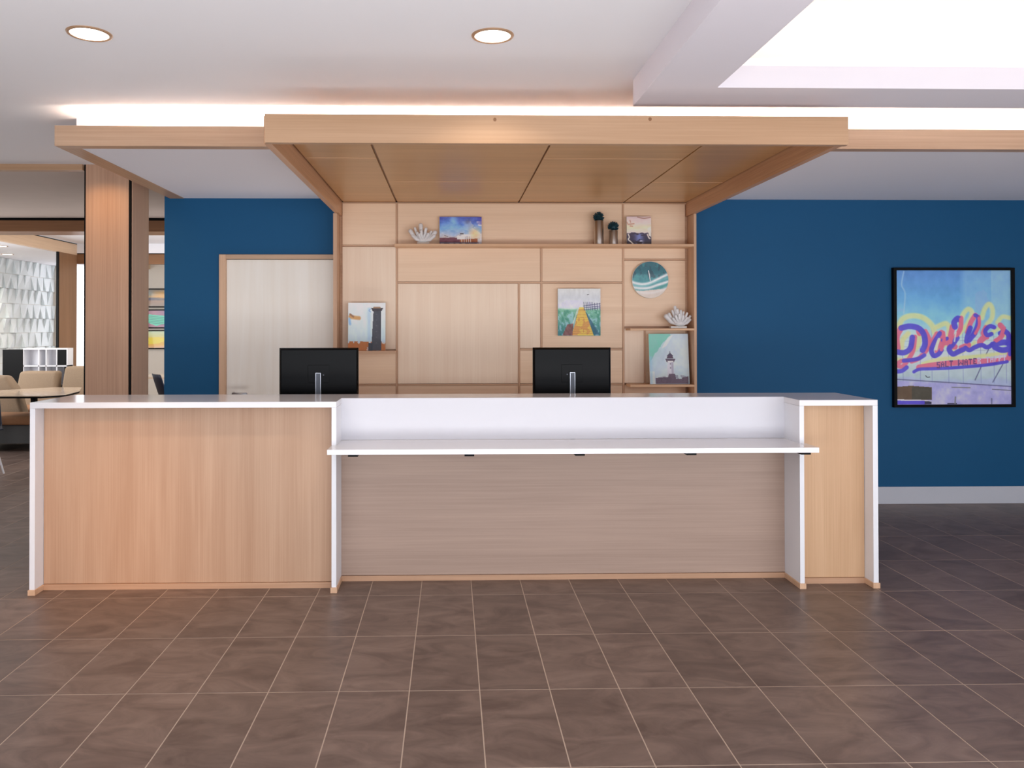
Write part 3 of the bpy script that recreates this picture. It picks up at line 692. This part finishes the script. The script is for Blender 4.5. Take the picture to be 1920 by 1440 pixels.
# ------------------------------------------------------------------ wave clock
ck = thing('wall_clock', (1.744, 6.875, 1.99), 'round clock with teal ocean wave face on the right shelving panel', 'clock')
RC = .161; cx_, cz_, cyy = 1.744, 1.99, 6.865
bm = NB(); lathe(bm, [(RC, 0), (RC, .02), (RC * .98, .022)], (0, 0, 0), 64); bmesh.ops.rotate(bm, verts=bm.verts, matrix=Matrix.Rotation(math.pi / 2, 3, 'X'))
bmesh.ops.translate(bm, verts=bm.verts, vec=(cx_, 6.892, cz_)); obj('disc', bm, 'canvas_edge', ck)
def f_clock(u, v):
    n = fbm(u, v, 6, 5, 71); n2 = fbm(u, v, 16, 6, 73); n3 = fbm(u, v, 10, 4, 77)
    im = grad(v + (n - .5) * .3, [(0, (14, 92, 106)), (.35, (20, 110, 122)), (.5, (50, 140, 148)), (1, (70, 160, 160))])
    im = mixc(im, (8, 60, 76), (n2 > .55) * (v < .45) * .7); im = mixc(im, (60, 160, 160), (n3 > .6) * (v < .5) * .5)
    im = stroke(im, u, v, (240, 240, 240), [(0, .56), (.12, .60), (.3, .62), (.5, .58), (.75, .46), (1, .34)], .07, .05)
    im = stroke(im, u, v, (150, 214, 214), [(0, .64), (.3, .67), (.6, .58), (1, .44)], .04, .05, .6)
    im = stroke(im, u, v, (238, 238, 238), [(0, .70), (.2, .73), (.45, .72), (.7, .64), (1, .55)], .07, .05)
    im = stroke(im, u, v, (54, 150, 140), [(.02, .76), (.14, .78)], .04, .04, .8); im = stroke(im, u, v, (54, 150, 140), [(.74, .72), (.9, .66), (1, .6)], .06, .04, .8)
    sand = v > .80 - .10 * np.clip(u - .3, 0, 1); im = mixc(im, (222, 206, 192), sand * 1.0); im = stroke(im, u, v, (236, 228, 222), [(.05, .80), (.4, .86), (.7, .82), (.95, .72)], .06, .06, .9)
    return im + (n2[..., None] - .5) * .06
nr, na = 34, 110; co = []; uv = []
for i in range(nr):
    for j in range(na):
        r = RC * .985 * i / (nr - 1); a_ = 2 * math.pi * j / na; x, z = r * math.cos(a_), r * math.sin(a_)
        co.append((cx_ + x, cyy + .0045, cz_ + z)); uv.append((.5 + x / RC / 2, .5 - z / RC / 2))
fs = [(i * na + j, (i + 1) * na + j, (i + 1) * na + (j + 1) % na, i * na + (j + 1) % na) for i in range(nr - 1) for j in range(na)]
me = bpy.data.meshes.new('clock_face'); me.from_pydata(co, [], fs); UV = np.array(uv); im = to_lin(f_clock(UV[:, 0], UV[:, 1]))
ca = me.color_attributes.new('Col', 'FLOAT_COLOR', 'POINT'); ca.data.foreach_set('color', np.concatenate([im, np.ones((len(im), 1))], -1).astype(np.float32).ravel())
me.materials.append(MATS['print_gloss']); o = bpy.data.objects.new('face', me); COL.objects.link(o); o.parent = ck; o.matrix_parent_inverse = Matrix.Translation(-Vector(ck['_base']))
bm = NB(); bx(bm, -.0035, .0035, cyy - .002, cyy + .001, -.012, .083); bmesh.ops.rotate(bm, verts=bm.verts, matrix=Matrix.Rotation(-.16, 3, 'Y'))
bmesh.ops.translate(bm, verts=bm.verts, vec=(cx_ - .004, 0, cz_)); obj('minute_hand', bm, 'white_frame', ck)
bm = NB(); bx(bm, -.0035, .0035, cyy - .004, cyy - .002, -.008, .055); bmesh.ops.rotate(bm, verts=bm.verts, matrix=Matrix.Rotation(-.12, 3, 'Y'))
bmesh.ops.translate(bm, verts=bm.verts, vec=(cx_ - .004, 0, cz_)); obj('hour_hand', bm, 'white_frame', ck)

# ------------------------------------------------------------------ vases with spiky plants
def vase(x, zb, h, r, label, seed):
    y = 6.81; th = thing('succulent_vase', (x, y, zb), label, 'plant', 'chrome vases with spiky plants')
    bm = NB(); lathe(bm, [(r, 0), (r, h), (r * .93, h), (r * .93, h - .03), (.001, h - .031)], (x, y, zb + .0005), 40, cap=False); obj('vase', bm, 'brushed_chrome', th, smooth=False)
    for p in th.children[0].data.polygons: p.use_smooth = True
    rs = random.Random(seed); bm = NB(); R_ = .052; c = Vector((x, y, zb + h + R_ * .62))
    bmesh.ops.create_icosphere(bm, subdivisions=2, radius=R_ * .62, matrix=Matrix.Translation(c))
    for k in range(230):
        d = Vector((rs.gauss(0, 1), rs.gauss(0, 1), rs.gauss(0, 1))).normalized()
        if d.z < -.75: continue
        L = R_ * rs.uniform(.86, 1.04); s = d.cross(Vector((.3, .2, 1))).normalized() * .0034; q = d.cross(s).normalized() * .0034
        base = c + d * R_ * .45; mid = c + d * L * .85; tip = c + d * L
        A_ = [bm.verts.new(base + e_) for e_ in (s * .6, q * .6, -s * .6, -q * .6)]; M_ = [bm.verts.new(mid + e_) for e_ in (s, q, -s, -q)]; T_ = bm.verts.new(tip)
        for i in range(4): bm.faces.new((A_[i], A_[(i + 1) % 4], M_[(i + 1) % 4], M_[i])); bm.faces.new((M_[i], M_[(i + 1) % 4], T_))
    obj('foliage', bm, 'teal_leaf', th)
vase(1.280, 2.2885, .208, .043, 'tall chrome vase with a dark teal spiky plant on the upper shelf', 1)
vase(1.408, 2.2885, .126, .038, 'short chrome vase with a dark teal spiky plant on the upper shelf', 2)

# ------------------------------------------------------------------ coral ornaments
def coral(x, zb, y, label, branches, base_box, flip=1):
    th = thing('coral_ornament', (x, y, zb), label, 'ornament', 'white coral ornaments')
    bm = NB(); bx(bm, x + base_box[0], x + base_box[1], y - .03, y + .03, zb + .0005, zb + .018); obj('base', bm, 'acrylic', th, .002)
    bm = NB(); bmesh.ops.create_icosphere(bm, subdivisions=3, radius=.03, matrix=Matrix.Translation((x, y, zb + .040)) @ Matrix.Diagonal((1.9, .9, .75, 1)))
    obj('coral_root', bm, 'coral_white', th, smooth=True)
    for (dx, dz, r0, r1, dy) in branches:
        bm = NB(); p0 = Vector((x + dx * .12, y, zb + .035)); p2 = Vector((x + dx, y + dy, zb + dz)); p1 = p0.lerp(p2, .5) + Vector((dx * .10, dy * .2, -abs(dx) * .12))
        tube(bm, [p0, p1, p2], (r0 * 1.1, (r0 + r1) * .55, r1 * 1.12), 12)
        # knuckles
        tube(bm, [p1, p1 + Vector((math.copysign(.012, dx), -.012, .016))], (r0 * .7, r0 * .45), 8)
        obj('branch', bm, 'coral_white', th, smooth=True)
coral(-.245, 2.2885, 6.80, 'white coral ornament at the left end of the upper shelf',
      [(-.105, .118, .014, .017, -.01), (-.066, .142, .012, .010, 0), (-.016, .170, .014, .017, .005), (.03, .135, .012, .012, -.02), (.075, .112, .013, .010, 0),
       (.108, .106, .015, .017, -.01), (.10, .075, .015, .015, -.02), (-.085, .075, .013, .012, -.02), (-.045, .10, .013, .011, -.03), (.05, .09, .014, .012, -.03), (-.01, .115, .012, .011, -.03), (.018, .125, .010, .009, .02), (-.03, .085, .013, .010, -.04)], (-.045, .06))
coral(1.985, 1.5655, 6.80, 'white coral ornament on the short right shelf under the clock',
      [(-.125, .105, .014, .020, -.01), (-.098, .125, .012, .012, 0), (-.045, .185, .013, .012, 0), (-.03, .16, .013, .014, -.01), (-.065, .15, .010, .010, .01), (.0, .15, .012, .010, -.02), (.03, .14, .012, .009, 0),
       (.055, .13, .011, .009, -.02), (.085, .105, .012, .010, -.01), (.082, .075, .013, .011, -.02), (-.07, .085, .013, .010, -.03), (.02, .11, .012, .009, -.03), (-.02, .12, .012, .009, -.04), (.05, .09, .012, .010, -.03), (-.05, .11, .011, .009, -.04)], (-.09, .05))

# ------------------------------------------------------------------ poster on the blue wall
px0, px1, pz0, pz1 = 3.930, 5.024, .860, 2.102; pw = .034
pos = thing('framed_poster', ((px0 + px1) / 2, 6.93, pz0), 'large black-framed Dolles sign poster on the blue wall right of the desk', 'picture')
B('frame_bar', 'black', pos, px0, px0 + pw * .8, 6.92, 6.959, pz0, pz1, bevel=.001); B('frame_bar', 'black', pos, px1 - pw * .8, px1, 6.92, 6.959, pz0, pz1, bevel=.001)
B('frame_bar', 'black', pos, px0 + pw * .8, px1 - pw * .8, 6.92, 6.959, pz1 - pw * .7, pz1, bevel=.001); B('frame_bar', 'black', pos, px0 + pw * .8, px1 - pw * .8, 6.92, 6.959, pz0, pz0 + pw * .7, bevel=.001)
BL, PK, YL = (80, 72, 200), (232, 106, 136), (214, 220, 150)
GL = {'S': "111100111001111", 'A': "010101111101101", 'L': "100100100100111", 'T': "111010010010010", 'W': "101101111111101", 'E': "111100110100111", 'R': "110101110101101", 'F': "111100110100100", 'Y': "101101010010010", ' ': "0" * 15}
def f_poster(u, v):
    # poster coordinates in tenths of a print: X 190..1225, Y 130..1340
    X = 190 + u * 1035; Y = 130 + v * 1210
    n = fbm(u, v, 4, 5, 81); n2 = fbm(u, v, 22, 22, 85); n3 = fbm(u, v, 3, 14, 87); col_ = fbm(u, v * 0 + .3, 9, 1, 89)
    im = grad(Y + (n - .5) * 160, [(130, (84, 140, 204)), (350, (96, 164, 214)), (560, (128, 194, 224)), (720, (188, 218, 222)), (900, (204, 216, 216)), (1100, (176, 196, 204)), (1130, (168, 182, 210)), (1340, (176, 176, 220))])
    im = mixc(im, (140, 190, 226), np.clip((X - 760) / 60, 0, 1) * (Y < 700) * .55); im = mixc(im, (170, 205, 225), ((X > 1050) & (Y < 640)) * .35); im = mixc(im, (150, 170, 220), (n > .62) * (Y < 500) * .3)
    im = stroke(im, X, Y, (160, 196, 222), [(265, 140), (245, 260), (275, 340), (262, 520)], 12, 10, .7)
    # sign framework
    for x in (250, 405, 510, 660, 790, 950, 1070, 1180): im = stroke(im, X, Y, (104, 118, 176), [(x, 640 if x > 300 else 900), (x + 4, 1150)], 5, 6, .55)
    for y in (740, 770, 820, 860): im = stroke(im, X, Y, (120, 130, 160), [(200, y), (1220, y - 10)], 4, 5, .45)
    for a_, b_ in (((1150, 980), (1060, 1140)), ((960, 990), (900, 1120)), ((1025, 840), (1000, 890))): im = stroke(im, X, Y, (70, 74, 120), [a_, b_], 9, 6, .8)
    # yellow offset lettering
    Yl = [([(215, 640), (250, 570), (330, 540), (430, 555), (510, 620), (540, 700)], 50), ([(300, 700), (250, 760), (240, 830)], 46), ([(400, 700), (395, 790), (340, 860), (290, 900)], 44), ([(560, 640), (640, 610), (670, 660), (660, 740)], 46),
          ([(770, 600), (800, 520), (845, 480), (875, 520), (830, 620), (760, 700)], 44), ([(965, 560), (990, 480), (1030, 435), (1060, 480), (1055, 560), (1010, 620)], 44), ([(1105, 600), (1150, 550), (1215, 560)], 40), ([(1060, 690), (1120, 660), (1190, 720)], 40),
          ([(600, 780), (640, 800), (700, 720)], 36), ([(430, 975), (600, 930), (900, 910), (1180, 875)], 34), ([(700, 850), (780, 870), (900, 780)], 30), ([(200, 930), (260, 940)], 30)]
    for p, w_ in Yl: im = stroke(im, X, Y, YL, p, w_, 14, .85)
    Pk = [([(205, 830), (198, 730), (235, 655)], 44), ([(385, 650), (400, 700), (415, 690)], 34), ([(455, 680), (490, 760), (470, 840), (400, 920), (330, 950)], 34), ([(362, 730), (345, 850), (300, 935), (250, 995), (205, 985), (235, 950), (330, 935)], 32),
          ([(560, 705), (525, 770), (505, 820)], 40), ([(600, 690), (605, 770), (580, 840), (560, 860)], 38), ([(580, 740), (630, 790), (660, 760)], 30), ([(700, 640), (680, 740), (675, 810), (720, 820)], 42), ([(778, 560), (770, 660), (720, 740)], 34),
          ([(905, 535), (865, 600), (835, 690)], 36), ([(935, 550), (935, 630), (890, 720)], 30), ([(780, 830), (840, 805)], 44), ([(1000, 645), (975, 700), (1010, 735)], 34), ([(985, 735), (950, 770), (950, 800)], 46), ([(1130, 625), (1160, 670), (1130, 740), (1090, 770)], 40), ([(1200, 700), (1218, 790)], 34),
          ([(395, 1005), (600, 975), (900, 955), (1130, 945), (1200, 925), (1215, 880)], 40)]
    Bl = [([(240, 650), (310, 635), (390, 650), (440, 705), (452, 790), (430, 850)], 46), ([(338, 735), (320, 830), (265, 872), (195, 865)], 44), ([(445, 895), (380, 930), (260, 945)], 32), ([(200, 1042), (245, 1035), (285, 1005)], 34),
          ([(585, 700), (535, 780), (508, 850), (530, 900), (572, 885), (598, 850)], 38), ([(610, 760), (650, 745)], 30), ([(722, 640), (715, 600), (745, 565), (765, 575)], 46), ([(740, 740), (700, 800), (668, 840), (700, 885), (750, 865), (795, 845)], 42),
          ([(905, 535), (930, 560), (915, 640), (880, 710)], 30), ([(860, 650), (835, 720), (825, 770)], 40), ([(900, 700), (850, 760)], 40), ([(815, 830), (850, 850), (900, 825), (960, 805), (1010, 825), (1060, 800)], 36),
          ([(1075, 645), (1035, 635), (995, 675), (1010, 715), (1050, 705)], 34), ([(1130, 700), (1170, 680), (1205, 720), (1200, 790)], 40), ([(1060, 800), (1110, 790), (1170, 780), (1215, 800), (1200, 840), (1140, 850), (1080, 825)], 46),
          ([(350, 1045), (400, 1022), (500, 1018), (700, 1010), (1000, 985), (1190, 955)], 26), ([(1215, 850), (1215, 890)], 30)]
    for p, w_ in Pk: im = stroke(im, X, Y, PK, p, w_ * 1.22, 7, .95)
    for p, w_ in Bl: im = stroke(im, X, Y, BL, p, w_ * 1.12, 7, .95)
    for p, w_ in (([(778, 572), (772, 650), (735, 715)], 38), ([(618, 692), (622, 770), (598, 845)], 32), ([(690, 690), (680, 780)], 36), ([(938, 560), (938, 630), (905, 700)], 26), ([(1160, 660), (1130, 735), (1095, 765)], 34)): im = stroke(im, X, Y, PK, p, w_, 7, .95)
    im = stroke(im, X, Y, (224, 226, 190), [(578, 752), (560, 795), (552, 842)], 24, 7, .95)
    im = stroke(im, X, Y, (222, 228, 214), [(730, 690), (716, 770)], 14, 7, .8)
    txt = 'SALT WATER TAFFY'; x = 560; dx = 10.0; dy = 11
    for k, ch in enumerate(txt):
        bits = '1000110001101011101110001' if ch == 'W' else GL[ch]; nc = len(bits) // 5; y0 = 962 - k * 4.2
        for q, bb in enumerate(bits):
            if bb == '1':
                cxp, cyp = x + (q % nc) * dx, y0 + (q // nc) * dy
                im = mixc(im, (104, 62, 120) if k < 9 else (206, 190, 220), (np.abs(X - cxp) < dx * .55) * (np.abs(Y - cyp) < dy * .55) * .9)
        x += dx * (nc + .85)
    # building below the sign
    im = mixc(im, grad(X * 0 + n2, [(0, (150, 150, 205)), (.5, (172, 168, 220)), (1, (200, 200, 236))]), (Y > 1125 + (X - 190) * .05) * .85)
    im = stroke(im, X, Y, (84, 84, 130), [(195, 1112), (700, 1145), (1225, 1180)], 8, 6); im = stroke(im, X, Y, (110, 112, 110), [(690, 1185), (855, 1190)], 7, 5); im = stroke(im, X, Y, (100, 100, 120), [(1055, 1205), (1220, 1215)], 7, 5)
    im = poly(im, X, Y, (92, 70, 48), [(190, 1180), (325, 1170), (510, 1185), (510, 1300), (190, 1300)]); im = poly(im, X, Y, (66, 62, 50), [(330, 1180), (508, 1188), (508, 1296), (330, 1296)])
    im = poly(im, X, Y, (214, 208, 230), [(190, 1292), (450, 1298), (510, 1312), (190, 1302)]); im = poly(im, X, Y, (84, 70, 200), [(190, 1304), (445, 1306), (445, 1340), (190, 1340)]); im = poly(im, X, Y, (38, 34, 70), [(445, 1310), (508, 1312), (508, 1340), (445, 1340)])
    im = poly(im, X, Y, (40, 40, 74), [(650, 1328), (735, 1328), (735, 1340), (650, 1340)]); im = stroke(im, X, Y, (120, 124, 130), [(722, 1275), (718, 1335)], 12, 6); im = stroke(im, X, Y, (110, 112, 150), [(1048, 1290), (1048, 1335)], 12, 6)
    im = stroke(im, X, Y, (60, 70, 80), [(455, 1080), (470, 1095), (492, 1092)], 7, 5)
    return im + (n2[..., None] - .5) * .07
pcx, pcz, pwid, phei = (px0 + px1) / 2, (pz0 + pz1) / 2, px1 - px0 - 2 * pw * .8, pz1 - pz0 - 2 * pw * .7
B('backing_board', 'black', pos, pcx - pwid / 2, pcx + pwid / 2, 6.942, 6.958, pcz - phei / 2, pcz + phei / 2)
print_mesh('poster_print', pwid, phei, 300, 340, f_poster, 'print_gloss', pos, lambda x, z: (pcx + x, 6.940, pcz + z))

# ------------------------------------------------------------------ lounge pictures on the far wall
def frame_pic(x0, x1, z0, z1, label, fn, Yw=16.2):
    th = thing('framed_picture', ((x0 + x1) / 2, Yw - .02, z0), label, 'picture', 'framed pictures on the far lounge wall')
    fwid = .022
    B('frame_bar', 'black', th, x0, x1, Yw - .035, Yw - .001, z1 - fwid, z1); B('frame_bar', 'black', th, x0, x1, Yw - .035, Yw - .001, z0, z0 + fwid)
    B('frame_bar', 'black', th, x0, x0 + fwid, Yw - .035, Yw - .001, z0 + fwid, z1 - fwid); B('frame_bar', 'black', th, x1 - fwid, x1, Yw - .035, Yw - .001, z0 + fwid, z1 - fwid)
    print_mesh('print', x1 - x0 - 2 * fwid, z1 - z0 - 2 * fwid, 60, 50, fn, 'print_gloss', th, lambda x, z: ((x0 + x1) / 2 + x, Yw - .02, (z0 + z1) / 2 + z))
def f_a(u, v):
    n = fbm(u, v, 5, 6, 91); im = grad(v + (n - .5) * .1, [(0, (120, 116, 112)), (.45, (206, 160, 96)), (.52, (70, 72, 96)), (.58, (70, 72, 96)), (.7, (150, 122, 104)), (1, (140, 124, 110))])
    im = mixc(im, (120, 140, 150), np.exp(-((u - .3) / .15) ** 2 - ((v - .25) / .2) ** 2) * .8); return mixc(im, (226, 170, 80), np.exp(-((u - .8) / .3) ** 2 - ((v - .35) / .25) ** 2) * .6)
def f_b(u, v):
    n = fbm(u, v, 5, 6, 95); im = grad(u + (n - .5) * .3, [(0, (120, 70, 84)), (.5, (160, 110, 130)), (1, (130, 100, 140))])
    im = poly(im, u, v, (64, 190, 160), [(.12, .2), (.85, .32), (.9, .75), (.55, .92), (.08, .6)])
    for k in range(5): im = stroke(im, u, v, (28, 120, 104), [(.12 + .02 * k, .3 + .1 * k), (.8, .42 + .1 * k)], .03, .02)
    return im
def f_c(u, v):
    n = fbm(u, v, 5, 6, 99); im = grad(v + (n - .5) * .1, [(0, (180, 200, 170)), (.3, (196, 196, 130)), (.5, (226, 180, 50)), (.8, (220, 168, 60)), (1, (210, 170, 150))])
    im = poly(im, u, v, (236, 196, 40), [(.0, .45), (.6, .35), (.95, .5), (.6, .75), (0, .8)]); return mixc(im, (150, 84, 30), np.exp(-((u - .12) / .06) ** 2 - ((v - .55) / .06) ** 2))
frame_pic(-6.34, -5.7, 1.985, 2.37, 'top framed picture on the far lounge wall, amber harbour scene', f_a)
frame_pic(-6.34, -5.7, 1.56, 1.945, 'middle framed picture on the far lounge wall, with a turquoise bench', f_b)
frame_pic(-6.34, -5.7, 1.14, 1.525, 'bottom framed picture on the far lounge wall, bright yellow scene', f_c)

# ------------------------------------------------------------------ lounge furniture
def soft_box(bm, x0, x1, y0, y1, z0, z1): return bx(bm, x0, x1, y0, y1, z0, z1)
def sofa(x0, x1, y0, y1, label, top=.90, arm=None):
    th = thing('sofa', ((x0 + x1) / 2, (y0 + y1) / 2, 0), label, 'sofa', 'tan lounge sofas')
    B('base', 'sofa_base', th, x0, x1, y0 + .04, y1, .10, .32, bevel=.02)
    B('seat_cushion', 'tan_seat', th, x0, x1, y0, y1 - .2, .322, .45, bevel=.04, seg=4, smooth=True)
    bm = NB(); v = bx(bm, x0, x1, y1 - .26, y1 - .04, .40, top)
    for q in v:
        if q.co.z > .8: q.co.y += .14; q.co.x += (-.03 if q.co.x > (x0 + x1) / 2 else .03)
    obj('back_cushion', bm, 'tan_fabric', th, .045, 4, smooth=True)
    for xx in (x0 + .06, x1 - .06):
        for yy in (y0 + .1, y1 - .1): bm = NB(); lathe(bm, [(.018, 0), (.022, .10)], (xx, yy, 0), 10); obj('leg', bm, 'black', th)
    return th
sofa(-6.42, -5.82, 11.12, 11.95, 'tan upholstered sofa section in front of the shelf divider', .93)
sofa(-5.78, -4.7, 11.15, 12.0, 'tan upholstered sofa section beside the oak column, slightly higher back', 1.0)
# armchair left, back seen from the side
ac = thing('armchair', (-6.1, 10.6, 0), 'tan armchair with slanted back at the left edge behind the white table', 'armchair')
bm = NB(); prism(bm, [(-6.55, .40), (-5.74, .40), (-5.83, .72), (-5.98, .93), (-6.50, .95)], 10.72, 10.92, 'Y'); obj('backrest', bm, 'tan_fabric', ac, .045, 4, smooth=True)
B('seat', 'tan_seat', ac, -6.5, -5.28, 10.13, 10.70, .34, .455, bevel=.035, seg=4, smooth=True)
B('base', 'sofa_base', ac, -6.5, -5.26, 10.17, 10.9, .10, .338, bevel=.01)
for xx in (-6.4, -5.34):
    for yy in (10.24, 10.8): bm = NB(); lathe(bm, [(.016, 0), (.02, .10)], (xx, yy, 0), 10); obj('leg', bm, 'black', ac)

tb = thing('lounge_table', (-5.1, 9.95, 0), 'white-topped table with dark edge and black legs left of the desk', 'table')
tp = [(-5.95, 9.72), (-4.99, 9.72), (-4.80, 9.95), (-4.88, 10.5), (-5.1, 11.02), (-5.5, 11.05), (-5.95, 10.6)]
bm = NB(); prism(bm, tp, .738, .752); obj('tabletop', bm, 'table_top', tb, .002)
bm = NB(); prism(bm, [(-5.375 + (x + 5.375) * .985, 10.26 + (y - 10.26) * .975) for x, y in tp], .716, .738); obj('table_edge', bm, 'black', tb)
for x, y in ((-5.12, 9.82), (-5.85, 9.85), (-5.05, 10.6), (-5.85, 10.05)): B('leg', 'black', tb, x - .03, x + .03, y - .025, y + .025, 0, .716)

dv = thing('shelf_divider', (-6.1, 12.1, 0), 'low black and white shelf divider behind the tan sofas', 'bookcase')
dx0, dx1, dy0, dy1, dt = -6.80, -5.83, 12.14, 12.32, 1.243
B('dark_panel', 'black', dv, dx0, -6.50, dy0 - .01, dy1, 0, dt)
B('top_board', 'white_frame', dv, -6.50, dx1, dy0, dy1, dt, dt + .022); B('back_panel', 'white_frame', dv, -6.50, dx1, dy1 - .012, dy1, 0, dt)
B('shelf_board', 'white_frame', dv, -6.50, dx1, dy0, dy1 - .012, .985, 1.005); B('shelf_board', 'white_frame', dv, -6.50, dx1, dy0, dy1 - .012, .70, .72); B('shelf_board', 'white_frame', dv, -6.50, dx1, dy0, dy1 - .012, .36, .38)
for xx in (-6.50, -6.27, -6.16, -6.0, dx1 - .015): B('upright', 'white_frame', dv, xx, xx + .015, dy0, dy1 - .012, 0, dt)
B('dark_panel', 'black', dv, -5.985, dx1 - .016, dy0 + .002, dy0 + .02, 1.006, dt - .001); B('dark_panel', 'black', dv, -5.88, dx1 - .016, dy0 + .002, dy0 + .02, .722, .984)

def shell_chair(x, y, rz, label, shell='navy', legm='black'):
    th = thing('shell_chair', (x, y, 0), label, 'chair', 'shell chairs in the lounge'); th.rotation_euler = (0, 0, rz)
    bm = NB(); n, m_ = 9, 12; rows = []
    for i in range(m_ + 1):
        t_ = i / m_
        if t_ < .55: s_ = t_ / .55; py, pz = -.22 + .40 * s_, .45 - .02 * math.sin(s_ * 3.14)
        else: s_ = (t_ - .55) / .45; py, pz = .18 + .12 * s_, .45 + .38 * s_
        row = []
        for j in range(n + 1):
            q = j / n * 2 - 1; wdt = .235 - .05 * max(0, t_ - .6); row.append(bm.verts.new((q * wdt, py - .05 * q * q * (t_ > .5), pz + .035 * q * q * (t_ <= .6))))
        rows.append(row)
    for a_, b_ in zip(rows, rows[1:]):
        for j in range(n): bm.faces.new((a_[j], a_[j + 1], b_[j + 1], b_[j]))
    o = obj('seat_shell', bm, shell, th, local=True, smooth=True); md = o.modifiers.new('solid', 'SOLIDIFY'); md.thickness = .012
    for sx in (-1, 1):
        for sy in (-1, 1):
            bm = NB(); tube(bm, [(sx * .13, sy * .12, .44), (sx * .24, sy * .23, .012)], (.012, .009), 8, caps=False); obj('leg', bm, legm, th, local=True)
shell_chair(-5.12, 8.66, .55, 'navy chair with white legs cut by the left picture edge', 'navy', 'white_frame')
shell_chair(-4.72, 10.45, -1.3, 'navy chair at the right end of the white table, against the oak column')
shell_chair(-4.52, 12.9, 2.2, 'dark navy chair seen in the gap between oak column and blue wall')
t2 = thing('side_table', (-4.9, 13.6, 0), 'pale table behind the navy chair in the gap beside the blue wall', 'table')
B('tabletop', 'table_top', t2, -5.5, -4.4, 13.3, 14.2, .72, .75); 
for x, y in ((-5.4, 13.4), (-4.5, 13.4), (-5.4, 14.1), (-4.5, 14.1)): B('leg', 'black', t2, x - .02, x + .02, y - .02, y + .02, 0, .72)

for o in bpy.data.objects:
    if '_base' in o: del o['_base']
